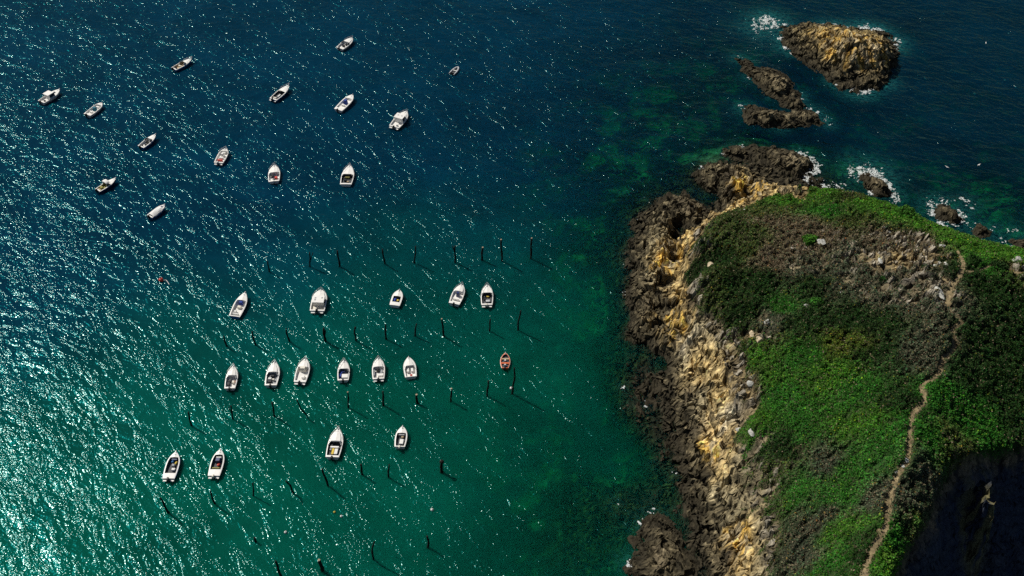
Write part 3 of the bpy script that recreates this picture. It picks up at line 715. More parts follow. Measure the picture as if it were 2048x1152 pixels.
for b in [
 (1640,493,15,15,PB,'upright striped pale slab beside a bright green bush',.6,.2),(1611,499,8,11,PB,'small pale stone left of the bright green bush by the striped slab',.9,.0),(1588,499,26,14,GB,'broad grey broken stone left of the striped slab',.6,.3),
 (1870,492,9,12,PB,'pale upright boulder in the stony patch below the far crest',1.0,.3),(1861,487,8,8,GB,'grey boulder touching the left of the pale upright one below the crest',.8,.6),(1883,497,12,9,GB,'rough grey boulder left of the wide bare path end',.8,.1),
 (1890,536,9,11,PB,'smooth white boulder between two dark bushes by the path',1.0,.1),(1869,536,7,8,PB,'little white stone right of the small dark bush',.9,.0),(1881,525,7,12,PB,'narrow white stone standing behind the smooth white boulder',1.0,.0),
 (1829,561,13,9,GB,'flat grey green slab below the left track',.6,.0),(1873,571,10,11,PB,'round white boulder at the head of the long white slab',.9,.0),(1877,592,14,27,PB,'long white slab lying left of the footpath above its zigzag',.8,.12),
 (2036,524,26,22,GB,'big grey outcrop at the right edge beside the track',.8,.5),(1778,526,17,24,TB,'tan and white outcrop in the middle of the dry stony ground',.8,.1),(1757,531,8,12,PB,'small pale stone left of the tan outcrop',.8,.0),
 (1814,614,9,9,PB,'pale stone at the foot of the stony ground above the dark heath',.9,.2),(1793,681,5,8,PB,'lone white stone in the green heath left of the path',.9,.2),(1765,462,9,5,PB,'pale stone just below the green crest, left of a pair',.6,.1),
 (1779,464,11,6,PB,'wider pale stone just below the green crest, right of a pair',.6,.0),(1743,470,13,8,PB,'flat pale stone on the brown heath near the crest',.6,.2),(1420,537,15,17,TB,'cream boulder alone in dark heath near the west cliff edge',.9,.2),
 (1436,433,20,8,PB,'long pale ledge at the north west corner of the heath',.6,.35),(1489,426,8,6,PB,'small pale stone on the heath behind the pale ledge',.8,.0),(1611,617,11,9,PB,'pale stone touching the lone bright green bush',.8,.0),
 (1682,591,8,8,GB,'grey stone in grey scrub at the middle of the headland',.8,.0),(1519,684,18,16,TB,'tan block above the bright green slope',.8,.3),(1504,666,11,13,TB,'tan stone just behind the tan block',.8,.0),(1533,651,12,12,PB,'white grey stone in rubble behind the tan stones',.8,.1),
 (1812,921,12,10,PB,'pale flat stone on the footpath where it narrows',.5,.2),(1806,933,8,6,PB,'small pale stone just below the flat stone on the footpath',.5,.0),(1790,945,11,6,GB,'grey stone edging the left of the wide footpath',.5,.2),
 (1500,771,16,12,GB,'grey boulder at the ragged edge below the bright green slope',.8,.4),(1478,858,13,9,PB,'pale boulder high on the cliff below the green corner',.8,.2),(1502,869,10,16,GB,'upright grey block beside bushes at the cliff top',1.0,.2),
]: boulder(*b)

# ------------------------------------------------------------------ rocks standing in the sea
def sea_rock(name, poly, peaks, base, label, cat='rock', seed=600, amp=0.6, st=0.2, kind=None, group='rocks rising from the sea', yel=None, ds=1.0):
    pw = [at(px, py, 0.0) for px, py in poly]
    dense = []
    for (ax, ay), (bx, by) in zip(pw, pw[1:] + pw[:1]):
        k = max(1, int(math.hypot(bx - ax, by - ay) / 2.0))
        dense += [(ax + (bx - ax) * i / k, ay + (by - ay) * i / k, 0.0) for i in range(k)]
    pk = [at(px, py, h) + (h,) for px, py, h in peaks]
    f = rbf_fit(dense + pk)
    x0 = min(p[0] for p in pw) - 3; x1 = max(p[0] for p in pw) + 3; y0 = min(p[1] for p in pw) - 3; y1 = max(p[1] for p in pw) + 3
    xs = np.arange(x0, x1, st); ys = np.arange(y0, y1, st); X, Y = np.meshgrid(xs, ys)
    wx = X + 1.3 * fbm(X / 2.5, Y / 2.5, 4, seed); wy = Y + 1.3 * fbm(X / 2.5, Y / 2.5, 4, seed + 5)
    d = sdist(wx, wy, pw)
    rr, c1, c2 = rock_relief(X, Y, seed + 10, ds)
    hb = np.maximum(f(wx, wy), 0.15) * smooth(0, 1.6, d) + np.minimum(d, 0) * 0.9 + 0.25 * smooth(-0.3, 0.5, d)
    Z = hb + rr * amp * smooth(-1.5, 0.8, d) * np.clip(0.45 + hb / 4, .3, 1)
    Z = np.where(d > 0, terrace(Z, X, Y, seed, 0.8, 0.8), Z)
    b = np.array(base) * np.ones(X.shape + (3,))
    if yel:
        for (px, py, h, r) in yel:
            cx, cy = at(px, py, h)
            g = np.exp(-((X - cx) ** 2 + (Y - cy) ** 2) / r ** 2) * smooth(-.25, .25, fbm(X / 1.5, Y / 1.5, 3, seed + 30) + .1)
            b = b * (1 - g[..., None]) + np.array((0.46, 0.30, 0.08)) * g[..., None]
    C = rock_colour(X, Y, Z + 0.2, b, c1, c2, seed, 0.85)
    keep = Z > -1.2
    XB, YB = buckle(X, Y, Z, 1.0, seed + 70)
    co, q, a = compact(np.stack([XB, YB, Z], -1).reshape(-1, 3), grid_quads(len(xs), len(ys), keep), {'Col': C.reshape(-1, 3)})
    c = np.array([(x0 + x1) / 2, (y0 + y1) / 2, 0]); 
    o = mesh_np(name, co - c, q, M['rock'], a); o.location = c
    tag(o, label, cat, group, kind)
    return o

sea_rock('rocky_islet', [(1562,52),(1590,50),(1620,44),(1650,50),(1700,58),(1745,60),(1780,68),(1796,95),(1794,125),(1780,160),(1755,182),(1715,188),(1680,180),(1645,158),(1610,130),(1578,105),(1562,80)],
 [(1600,62,2.2),(1630,54,3.5),(1655,62,3.8),(1600,85,1.8),(1680,72,5.0),(1705,74,5.8),(1660,85,4.6),(1690,90,5.6),(1730,80,5.8),(1762,84,5),(1640,80,3.6),(1720,98,5.6),(1745,102,5.0),(1770,104,4.2),(1665,100,3.8),(1700,112,4.8),(1640,112,1.7),(1680,135,1.6),(1705,145,1.7),(1735,145,1.8),(1765,145,1.6),(1715,172,0.8),(1745,170,1.0)],
 (0.25,0.20,0.10), 'largest rocky islet, ochre and dark, ringed by surf at the top right', 'islet', 610, 0.95, 0.22,
 yel=[(1640,54,5,2.2),(1670,66,6,2.5),(1700,72,7,4),(1725,80,7,3.5),(1690,92,7,3.5),(1680,112,4,2.5),(1720,118,4,3),(1760,85,6,2.5),(1775,110,4,2.2)])
sea_rock('skerry', [(1472,115),(1492,118),(1520,136),(1560,140),(1580,160),(1600,190),(1612,215),(1600,228),(1570,215),(1535,190),(1510,175),(1492,150),(1475,128)],
 [(1530,150,1.6),(1555,165,2.2),(1550,185,1.8),(1580,205,1.4),(1500,140,.8)], (0.17,0.145,0.10), 'long dark skerry slanting between the big islet and the low flat skerry', 'rock', 640, .6, .22)
sea_rock('skerry', [(1482,214),(1510,212),(1545,220),(1590,222),(1625,222),(1655,246),(1640,254),(1600,252),(1560,258),(1520,254),(1492,248)],
 [(1500,235,1.2),(1540,240,1.4),(1590,238,1.3),(1620,240,1.0)], (0.17,0.15,0.11), 'low flat skerry just below the long slanting one', 'rock', 670, .55, .22)
sea_rock('reef_rock', [(1446,298),(1480,292),(1520,292),(1570,298),(1610,310),(1635,330),(1622,348),(1640,366),(1600,360),(1560,352),(1500,325),(1460,322),(1445,310)],
 [(1470,305,1.0),(1530,302,.8),(1560,320,1.6),(1590,320,2.2),(1600,340,2.4),(1560,340,1.6)], (0.20,0.17,0.13), 'dark low reef off the tip of the headland with surf at its right end', 'rock', 700, .6, .22)
sea_rock('surf_rock', [(1712,350),(1735,345),(1765,362),(1785,385),(1780,398),(1750,392),(1722,372)], [(1735,360,1.6),(1765,380,1.6)], (0.12,0.1,0.08), 'black surf washed rock beyond the green crest, left of the other surf rocks', 'rock', 720, .6, .22)
sea_rock('surf_rock', [(1868,415),(1890,410),(1915,425),(1925,440),(1905,450),(1880,440),(1866,428)], [(1895,425,1.5),(1908,438,1.2)], (0.14,0.12,0.1), 'black rock in foaming surf near the right edge beyond the crest', 'rock', 740, .6, .22)
sea_rock('surf_rock', [(1945,455),(1962,448),(1980,462),(1978,478),(1958,476),(1944,466)], [(1962,462,1.3)], (0.16,0.14,0.12), 'small dark rock in broken foam between the surf rock and the right edge', 'rock', 760, .5, .22)
sea_rock('surf_rock', [(2018,482),(2040,476),(2080,480),(2090,500),(2050,512),(2024,505)], [(2045,492,2.4),(2032,490,1.5)], (0.26,0.24,0.2), 'grey rock at the right edge of the photo behind the crest', 'rock', 780, .6, .22)
sea_rock('reef_rock', [(1292,1030),(1330,1032),(1360,1052),(1372,1085),(1388,1120),(1392,1170),(1262,1170),(1255,1125),(1268,1075)], [(1315,1055,.8),(1330,1085,1.2),(1310,1120,1.3),(1350,1120,1.3),(1320,1150,1.2)], (0.17,0.145,0.115), 'wide brown reef awash at the bottom of the photo below the cliff', 'rock', 800, .5, .2)

# ------------------------------------------------------------------ water
SURFS = [
 ([(1535,42,2.6,1.0),(1515,55,2.6,.6),(1548,50,2.4,.8),(1530,62,2.6,.55),(1570,50,1.2,.7),(1510,40,1.5,.5)], 'white surf breaking left of the largest islet', 1000, .05, .5),
 ([(1563,78,1.3,.9),(1568,95,1.3,.75),(1580,108,.9,.6),(1650,52,1.6,.7),(1675,56,2.0,.8),(1695,57,1.6,.7),(1730,58,2,1),(1742,64,1.5,.9),(1755,62,1.8,.9),(1786,92,1.6,1),(1792,82,1.6,.7),(1760,162,1.8,1),(1715,182,2,.9),(1730,184,1.8,.8),(1700,176,1.2,.6),(1668,163,1.1,.9),(1672,172,.9,.7),(1745,182,1.4,.6)], 'white surf ringing the largest islet', 1010, .08, .5),
 ([(1478,117,1.3,.6),(1490,122,1.2,.6),(1498,156,1.2,.5),(1600,192,1.0,.6),(1606,200,.8,.6),(1620,218,1.1,.7),(1635,226,1,.7),(1650,240,.9,.7),(1658,250,.9,.5),(1488,216,1.3,.7),(1495,222,1.2,.6),(1560,254,1.2,.6),(1570,230,.9,.5),(1540,196,.8,.4)], 'thin foam around the two low skerries', 1020, 0, .15),
 ([(1452,305,1.1,.6),(1480,297,1.4,.7),(1500,297,1.2,.6),(1600,308,1.4,.8),(1622,320,1.4,1.0),(1632,330,1.2,.9),(1625,345,1.7,1.0),(1612,356,1.8,1),(1640,362,1.5,.7),(1655,372,1.5,.7),(1680,378,2,.8),(1685,372,1.4,.6),(1400,335,1.2,.6),(1405,345,1,.6),(1420,328,1,.5)], 'white surf around the reef at the tip of the headland', 1030, .08, .35),
 ([(1725,345,2.8,.9),(1745,350,2.6,1.0),(1762,362,1.8,.9),(1775,378,1.6,.9),(1786,390,1.4,.9),(1710,355,1.8,.6),(1748,388,1.3,.8),(1790,402,1.2,.6)], 'white surf bursting on the black rock beyond the green crest', 1040, .1, .5),
 ([(1875,412,2,.9),(1865,425,1.6,.7),(1890,440,2,.8),(1905,445,1.8,.8),(1918,428,1.5,.8),(1925,445,1.3,.7),(1932,400,1.3,.6),(1940,412,1.3,.6),(1885,452,1.8,.8),(1860,405,1.2,.5),(1895,405,1.6,.6)], 'white surf swirling round the rock near the right edge', 1050, .1, .3),
 ([(1950,455,1.6,.55),(1975,470,1.5,.6),(1985,460,1.3,.5),(2000,478,1.4,.5),(2015,490,1.4,.5),(1960,482,1.5,.55),(2025,465,1.3,.45),(1990,492,1.6,.5),(2040,470,1.4,.5)], 'broken foam among the small rocks by the right edge', 1060, .05, .15),
 ([(1335,395,1.2,.6),(1348,400,1,.5),(1285,432,1.1,.55),(1276,442,1,.5),(1292,470,1,.4),(1262,510,1.1,.45),(1256,528,1,.5),(1258,590,1,.7),(1264,605,.9,.7),(1268,625,.9,.6),(1278,660,.8,.6),(1290,685,.8,.5),(1300,405,.9,.45),(1262,455,.8,.4),(1275,480,.8,.4),(1252,560,.7,.4),(1330,716,.7,.45),(1300,735,.7,.4),(1370,400,.8,.4)], 'thin foam along the west shore of the headland', 1070, 0, .12),
 ([(1292,812,.7,.85),(1288,800,.6,.5),(1248,776,.55,.75),(1300,1030,1.4,.65),(1285,1045,1.2,.6),(1320,1035,1,.5),(1258,1122,.9,.8),(1262,1130,.7,.6),(1352,946,.7,.6),(1232,1003,.7,.5),(1305,930,.6,.4)], 'small scraps of foam over the sunken reef below the cliff', 1080, 0, .1),
]
def rdepth(x, y): return -BASE(x, y)
def axis(a, b, st, far):
    core = np.arange(a, b, st); k = 14
    g = np.geomspace(st * 2, far, k)
    return np.concatenate([a - g[::-1], core, core[-1] + g])
wx_ = axis(-140, 150, 1.0, 3500); wy_ = axis(26, 246, 1.0, 3500)
XW, YW = np.meshgrid(wx_, wy_)
inside = (XW > -48) & (XW < 150) & (YW > 20) & (YW < 246)
dpt = np.where(inside, np.maximum(-BASE(XW, YW), 0.0), 12.0)
dpt = np.maximum(dpt, 12 * (1 - smooth(-42, -12, XW + 7 * fbm(XW / 14, YW / 14, 3, 930))))
dpt = np.clip(dpt, 0.05, 14)
froth = np.zeros_like(XW)
for f_ in SURFS:
    for px, py, r, k in f_[0]:
        cx, cy = at(px, py, 0); froth = np.maximum(froth, k * np.exp(-((XW - cx) ** 2 + (YW - cy) ** 2) / (r * 1.9) ** 2))
nw = fbm(XW / 26, YW / 26, 3, 900)
deep = smooth(98, 168, YW + 12 * nw - 0.05 * XW + 12 * smooth(8, 40, XW) + 0.45 * np.maximum(-XW - 20, 0))
co = np.stack([XW, YW, np.zeros_like(XW)], -1).reshape(-1, 3)

m, nt, nd, lk = new_mat('sea water')
out = N(nt, 'ShaderNodeOutputMaterial')
geo = N(nt, 'ShaderNodeNewGeometry')
a_d = N(nt, 'ShaderNodeAttribute', attribute_name='depth'); a_k = N(nt, 'ShaderNodeAttribute', attribute_name='deep')
def math_(op, a, b=None, c=None):
    n_ = N(nt, 'ShaderNodeMath', operation=op)
    for i, v in enumerate((a, b, c)):
        if v is None: continue
        if isinstance(v, (int, float)): n_.inputs[i].default_value = v
        else: lk.new(v, n_.inputs[i])
    return n_.outputs[0]
def noise_(crest, along, across, detail, rough=0.5, dist=0.0, off=0.0):
    """2-D noise whose ridges run at angle crest (degrees from +X); along/across are features per metre"""
    a = math.radians(crest)
    du = N(nt, 'ShaderNodeVectorMath', operation='DOT_PRODUCT'); dv = N(nt, 'ShaderNodeVectorMath', operation='DOT_PRODUCT')
    du.inputs[1].default_value = (math.cos(a) * along, math.sin(a) * along, 0)
    dv.inputs[1].default_value = (-math.sin(a) * across, math.cos(a) * across, 0)
    lk.new(geo.outputs['Position'], du.inputs[0]); lk.new(geo.outputs['Position'], dv.inputs[0])
    cb = N(nt, 'ShaderNodeCombineXYZ'); lk.new(du.outputs['Value'], cb.inputs[0]); lk.new(dv.outputs['Value'], cb.inputs[1]); cb.inputs[2].default_value = off
    n_ = N(nt, 'ShaderNodeTexNoise'); n_.noise_dimensions = '3D'; n_.inputs['Scale'].default_value = 1.0; n_.inputs['Detail'].default_value = detail
    n_.inputs['Roughness'].default_value = rough; n_.inputs['Distortion'].default_value = dist
    lk.new(cb.outputs[0], n_.inputs['Vector'])
    return n_.outputs[0]
def map_(v, a, b, c, d, clamp=True):
    n_ = N(nt, 'ShaderNodeMapRange'); n_.clamp = clamp
    for i, k in zip((1, 2, 3, 4), (a, b, c, d)): n_.inputs[i].default_value = k
    lk.new(v, n_.inputs[0]); return n_.outputs[0]
# wave heights in metres
swell = noise_(-42, 0.035, 0.11, 2, .45, 0.3)
wave = noise_(-14, 0.20, 0.40, 3, .55, .9, 5)
chop = noise_(-4, 0.65, 1.15, 2, .5, .6, 9)
rip = noise_(20, 2.9, 3.2, 1, .45, .2, 3)
# wind streaks: long patches of rougher water lying along the wind
streak = noise_(-50, 0.055, 0.22, 3, .6, .9, 21)
patch = noise_(-48, 0.26, 0.62, 2, .6, .9, 31)
gust = math_('MULTIPLY_ADD', patch, 0.55, math_('MULTIPLY', streak, 0.45))
calm = map_(a_d.outputs['Fac'], 0.0, 4.0, 0.7, 1.05)
kk = map_(a_k.outputs['Fac'], 0.0, 1.0, 0.6, 1.1)
a_l = N(nt, 'ShaderNodeAttribute', attribute_name='lane')
calm = math_('MULTIPLY', calm, map_(a_l.outputs['Fac'], 0, 1, 1.0, 1.45))
g1 = math_('MULTIPLY', map_(gust, 0.43, 0.63, 0.34, 1.72), calm)
h = math_('MULTIPLY', swell, 0.55)
a_e = N(nt, 'ShaderNodeAttribute', attribute_name='open')
kw = math_('MULTIPLY', kk, map_(a_e.outputs['Fac'], 0, 1, 1.0, 2.7))
h = math_('MULTIPLY_ADD', math_('MULTIPLY', wave, kw), 0.30, h)
h = math_('MULTIPLY_ADD', math_('MULTIPLY', math_('MULTIPLY', chop, kk), g1), 0.076, h)
h = math_('MULTIPLY_ADD', math_('MULTIPLY', rip, g1), 0.062, h)
bump = N(nt, 'ShaderNodeBump'); bump.inputs['Strength'].default_value = 1.0; bump.inputs['Distance'].default_value = 1.0
lk.new(h, bump.inputs['Height'])
# how much of the seabed comes through, per colour
cc = N(nt, 'ShaderNodeCombineColor')
for ch, kf in zip((0, 1, 2), (0.33, 0.74, 0.60)):
    lk.new(math_('POWER', kf, math_('MULTIPLY_ADD', a_d.outputs['Fac'], 1.0, 0.1)), cc.inputs[ch])
tr = N(nt, 'ShaderNodeBsdfTransparent'); lk.new(cc.outputs[0], tr.inputs[0])
body = N(nt, 'ShaderNodeMix'); body.data_type = 'RGBA'
body.inputs[6].default_value = (0.0006, 0.072, 0.048, 1); body.inputs[7].default_value = (0.0004, 0.024, 0.052, 1)
lk.new(a_k.outputs['Fac'], body.inputs[0])
mot = noise_(-20, 0.05, 0.08, 4, .6, .6, 40)
bm2 = N(nt, 'ShaderNodeMix'); bm2.data_type = 'RGBA'; bm2.blend_type = 'MULTIPLY'; bm2.inputs[0].default_value = 1
lk.new(body.outputs[2], bm2.inputs[6]); a_o = N(nt, 'ShaderNodeAttribute', attribute_name='open'); lk.new(math_('MULTIPLY', map_(mot, .3, .7, .72, 1.25), map_(a_o.outputs['Fac'], 0, 1, 1.0, .68)), bm2.inputs[7])
bm3 = N(nt, 'ShaderNodeMix'); bm3.data_type = 'RGBA'; bm3.inputs[7].default_value = (0.03, 0.24, 0.23, 1)
a_f = N(nt, 'ShaderNodeAttribute', attribute_name='froth'); fz_ = noise_(-20, 1.2, 2.0, 4, .65, .5, 60)
lk.new(math_('MULTIPLY', a_f.outputs['Fac'], map_(fz_, .38, .62, 0.0, 1.0)), bm3.inputs[0]); lk.new(bm2.outputs[2], bm3.inputs[6])
sc_ = N(nt, 'ShaderNodeMix'); sc_.data_type = 'RGBA'; sc_.blend_type = 'MULTIPLY'; sc_.inputs[0].default_value = 1
lk.new(bm3.outputs[2], sc_.inputs[6])
lk.new(math_('SUBTRACT', 1.0, math_('POWER', 0.79, a_d.outputs['Fac'])), sc_.inputs[7])
df = N(nt, 'ShaderNodeBsdfDiffuse'); lk.new(sc_.outputs[2], df.inputs[0]); lk.new(bump.outputs[0], df.inputs[1])
# light spreads inside the water, which softens shadows cast on it
ss = N(nt, 'ShaderNodeSubsurfaceScattering'); ss.falloff = 'BURLEY'; ss.inputs['Scale'].default_value = 1.0; ss.inputs['Radius'].default_value = (1.3, 1.3, 1.3)
lk.new(sc_.outputs[2], ss.inputs[0]); lk.new(bump.outputs[0], ss.inputs['Normal'])
msx = N(nt, 'ShaderNodeMixShader'); a_s = N(nt, 'ShaderNodeAttribute', attribute_name='open'); lk.new(map_(a_s.outputs['Fac'], 0, 1, .72, .12), msx.inputs[0]); lk.new(df.outputs[0], msx.inputs[1]); lk.new(ss.outputs[0], msx.inputs[2])
add = N(nt, 'ShaderNodeAddShader'); lk.new(tr.outputs[0], add.inputs[0]); lk.new(msx.outputs[0], add.inputs[1])
gl = N(nt, 'ShaderNodeBsdfGlossy'); gl.distribution = 'BECKMANN'; gl.inputs['Color'].default_value = (0.19, 0.215, 0.20, 1); gl.inputs['Roughness'].default_value = 0.12
lk.new(bump.outputs[0], gl.inputs['Normal'])
fr = N(nt, 'ShaderNodeFresnel'); fr.inputs[0].default_value = 1.33; lk.new(bump.outputs[0], fr.inputs['Normal'])
mixs = N(nt, 'ShaderNodeMixShader'); lk.new(fr.outputs[0], mixs.inputs[0]); lk.new(add.outputs[0], mixs.inputs[1]); lk.new(gl.outputs[0], mixs.inputs[2])
# broad teal-tinted gloss, added to give the ripples soft teal highlights
g2 = N(nt, 'ShaderNodeBsdfGlossy'); g2.distribution = 'BECKMANN'; g2.inputs['Color'].default_value = (0.01, 0.56, 0.60, 1); g2.inputs['Roughness'].default_value = 0.245
lk.new(bump.outputs[0], g2.inputs['Normal'])
mix2 = N(nt, 'ShaderNodeMixShader'); lk.new(math_('MULTIPLY', fr.outputs[0], 0.38), mix2.inputs[0]); lk.new(mixs.outputs[0], mix2.inputs[1]); lk.new(g2.outputs[0], mix2.inputs[2])
lk.new(mix2.outputs[0], out.inputs[0])
M['water'] = m
sea = mesh_np('sea', co, grid_quads(len(wx_), len(wy_)), M['water'], {'depth': dpt.ravel(), 'deep': deep.ravel(), 'froth': froth.ravel(), 'lane': smooth(-75, 5, XW).ravel(), 'open': (smooth(0, 60, XW) * smooth(120, 160, YW)).ravel()}, True)
tag(sea, 'teal green and navy sea with sun glitter', 'sea', kind='structure')

# ------------------------------------------------------------------ surf
def foam(blobs, label, seed, dens=0.0, hgt=0.12):
    W = [at(px, py, 0) + (r, k) for px, py, r, k in blobs]
    x0 = min(w[0] - w[2] * 1.5 for w in W); x1 = max(w[0] + w[2] * 1.5 for w in W); y0 = min(w[1] - w[2] * 1.5 for w in W); y1 = max(w[1] + w[2] * 1.5 for w in W)
    xs = np.arange(x0, x1, .12); ys = np.arange(y0, y1, .12); X, Y = np.meshgrid(xs, ys)
    g = np.zeros_like(X)
    for (cx, cy, r, k) in W: g = np.maximum(g, k * np.exp(-((X - cx) ** 2 + ((Y - cy)) ** 2) / (r * r)))
    wx = X + .8 * fbm(X / 1.2, Y / 1.2, 3, seed); wy = Y + .8 * fbm(X / 1.2, Y / 1.2, 3, seed + 4)
    l1 = 1 - 3.2 * np.abs(perlin(wx / .95, wy / .6, seed + 9)); l2 = 1 - 3 * np.abs(perlin(wx / .42, wy / .36, seed + 12))
    f = g * .95 + .34 * l1 + .30 * l2 + .55 * fbm(X / 1.8, Y / 1.8, 3, seed + 15) - .80 + dens
    keep = (f > 0) & (g > .12)
    Z = .05 + hgt * np.clip(f, 0, 1) + .10 * hgt * rs.normal(size=X.shape)
    qq = grid_quads(len(xs), len(ys)); kf = keep.ravel()[qq].sum(1) >= 3; qq = qq[kf]
    co, q, _ = compact(np.stack([X, Y, Z], -1).reshape(-1, 3), qq, {})
    o = mesh_np('surf', co, q, M['foam'], None, True)
    tag(o, label, 'surf', kind='stuff')
for f_ in SURFS: foam(*f_)

# ------------------------------------------------------------------ mooring posts
def post(base, top, th, label, mid=None, fork=None, light=False, knob=False):
    bx, by = at(*base)
    def lift(p):            # point straight above the base line, at the height the photo shows
        d = ray(*p); t = by / d[1]
        return Vector((d[0] * t - bx, 0, CAMH + d[2] * t))
    T = lift(top)
    root_pts = [Vector((-T.x * .25, 0, -1.6)), Vector((0, 0, 0))]
    if mid: root_pts.append(lift(mid))
    root_pts.append(T)
    P = []
    for a, b in zip(root_pts[:-1], root_pts[1:]):
        for k in range(5): P.append(a.lerp(b, k / 5))
    P.append(T)
    s = rnd.uniform(0, 50)
    Q = [p + Vector((.045 * math.sin(p.z * 1.9 + s), .04 * math.sin(p.z * 1.3 + s * 2), 0)) for p in P]
    th = th * 1.04
    R = [th * (1.25 - .45 * i / len(Q)) * (1 + .14 * math.sin(i * 2.3 + s)) for i in range(len(Q))]
    bm = bmesh.new(); tube(bm, Q, R, 10)
    if fork:
        j = Q[int(len(Q) * fork[1])]; tube(bm, [j, j.lerp(lift(fork[0]), .5) + Vector((.03, 0, 0)), lift(fork[0])], [th * .8, th * .6, th * .45], 8)
    root = empty('mooring_post', (bx, by, 0)); tag(root, label, 'mooring post', 'wooden mooring posts standing in the water')
    finish(bm, 'shaft', M['post'], root, True)
    if light:
        bm = bmesh.new(); e = Q[-1]; tube(bm, [e + Vector((0, 0, -.02)), e + Vector((0, 0, .05))], [R[-1] * 1.1, R[-1] * .95], 10)
        finish(bm, 'sawn_top', M['post_top'], root)
    if knob:
        bm = bmesh.new(); blob(bm, Q[-1], (th * 1.5, th * 1.5, th * 1.3), 2); finish(bm, 'knob', M['post'], root, True)
A_ = 'in the far row of posts, nearest the boats offshore'
POSTS = [
 ((538.3,544),(535.5,522),.13,'short straight post at the left end of the far row'),
 ((620,533.5),(619.5,505),.13,'forked post second from the left in the far row',None,((626,505),.72)),
 ((679.6,533.5),(674.5,501),.16,'tall leaning post third from the left in the far row'),
 ((769.6,528),(764.5,498),.14,'thin leaning post fourth from the left in the far row'),
 ((829,526),(831.7,492.5),.13,'thin post fifth from the left in the far row, tipping right'),
 ((910.5,525),(909.5,492.5),.15,'post sixth from the left in the far row with a stub branch on its left',None,((904.5,491.5),.75)),
 ((963.8,520),(965,495),.19,'short thick post with a pale sawn top in the far row',None,None,True),
 ((1004.5,522),(1001.6,479),.16,'very tall post second from the right in the far row',None,None,True),
 ((1061.8,517.3),(1063,476),.16,'very tall post at the right end of the far row',None,None,True),
 ((453.4,692.7),(448.4,672),.14,'short bowed post at the left end of the second row',(449.5,684)),
 ((511,689.5),(503.4,663.8),.15,'straight leaning post second from the left in the second row'),
 ((578.4,683),(571.4,656.7),.14,'leaning post third from the left in the second row, below the two boats'),
 ((650.3,682.5),(647,656),.19,'thick forked post fourth from the left in the second row',None,((651,660),.7)),
 ((712,681.7),(710.5,653.6),.14,'kinked post fifth from the left in the second row',(709.5,666)),
 ((772,677.7),(770.6,649),.15,'straight dark post sixth from the left in the second row'),
 ((829.8,672),(832.6,648),.13,'thin post tipping right, below the small white covered boat'),
 ((888,673),(884,637.6),.15,'tall bent post in the second row, right below the middle cabin boat',(885.5,655),None,True),
 ((978.7,662.5),(981,637.6),.12,'short thin post in the second row, second from its right end'),
 ((1035.6,660.5),(1042,621.4),.13,'tall slim curved post at the right end of the second row',(1037.5,640)),
 ((383,851),(376,824.7),.14,'leaning post at the left end of the third row'),
 ((465.8,838),(461.9,811.4),.12,'thin post with a Y shaped top in the third row',None,((456.4,813.8),.68)),
 ((549,832.5),(544.4,805),.14,'straight leaning post third from the left in the third row'),
 ((612.7,828.6),(594.7,801),.12,'strongly curved thin post leaning left in the third row',(601,816.9)),
 ((697,815.4),(695.9,783.7),.12,'slim upright post below the boat with blue seats',None,None,True),
 ((766.8,810.9),(765.7,783),.15,'upright post below the white boat with the dark hatch in the third row'),
 ((834.5,806),(833,789.6),.19,'stubby thick post with a sawn top below the plain white boat',None,None,True),
 ((901.8,802.9),(903,777),.14,'post tipping right, alone in the middle of the third row',None,None,True),
 ((974,792),(977,762),.14,'leaning grey post second from the right end of the third row'),
 ((1024,788),(1029,735.6),.13,'tallest bent post at the right end of the third row, below the orange boat',(1029.5,752)),
 ((336.9,1025),(320.5,996),.15,'strongly leaning post at the left end of the nearest row',None),
 ((430.6,1007.8),(421,982),.13,'curved leaning post below the boat holding orange gear',(424,996)),
 ((507.2,991.4),(506,966.4),.11,'thin upright post between the two lower boats and the yellow covered boat'),
 ((586.2,985.8),(571.6,962),.14,'crooked post leaning left in the nearest full row',(581,972)),
 ((656.4,971.2),(643.6,937.5),.15,'long leaning post below the boat with the yellow cover'),
 ((724.8,949.4),(721.5,928.4),.15,'short dark post right of the boat with the yellow cover'),
 ((777.7,954.8),(779,929.7),.12,'thin bowed post below the small boat with the dark cockpit',(776,942)),
 ((883.4,943.9),(883,924),.22,'thick short post with a round knob on top, rightmost of the nearest full row',None,None,False,True),
 ((511,1083),(510,1075),.16,'tiny stub of a post barely above water near the bottom'),
 ((562,1156),(550.4,1122.7),.16,'crooked leaning post cut by the bottom edge of the photo',(556,1134)),
 ((645,1142),(638.4,1119.5),.24,'thickest post with a pale sawn top at the bottom edge',None,None,True),
 ((746.4,1119),(749,1083.8),.12,'thin post with a sharp kink near the bottom',(744.2,1095)),
 ((856,1094.5),(855,1073),.14,'small crooked post at the right of the bottom group',(856.5,1084)),
]
for p in POSTS: post(*p)

# ------------------------------------------------------------------ buoys
def buoy(px, py, r, mat, label, z=0.15, tail=True, flag=False):
    x, y = at(px, py, z)
    root = empty('mooring_buoy', (x, y, 0)); tag(root, label, 'buoy', 'mooring buoys')
    bm = bmesh.new(); blob(bm, (0, 0, r * .45), (r, r, r * .95), 3)
    finish(bm, 'float', mat, root, True)
    bm = bmesh.new(); tube(bm, [(0, 0, r * 1.2), (0, 0, r * 1.7)], [r * .3, r * .16], 8); finish(bm, 'eye', M['black'], root)
    if tail:
        bm = bmesh.new(); tube(bm, [(r * .9, 0, .06), (r * 2.0, r * .3, .03), (r * 3.0, -r * .9, .02), (r * 4, -r * 2.4, .02)], r * .12, 6); finish(bm, 'rope', M['offwhite'], root)
buoy(322,560,.42,M['red'],'large red buoy alone left of the main group of boats')
buoy(864,1019,.22,M['offwhite'],'white float with a dark underside near the bottom centre', tail=False)
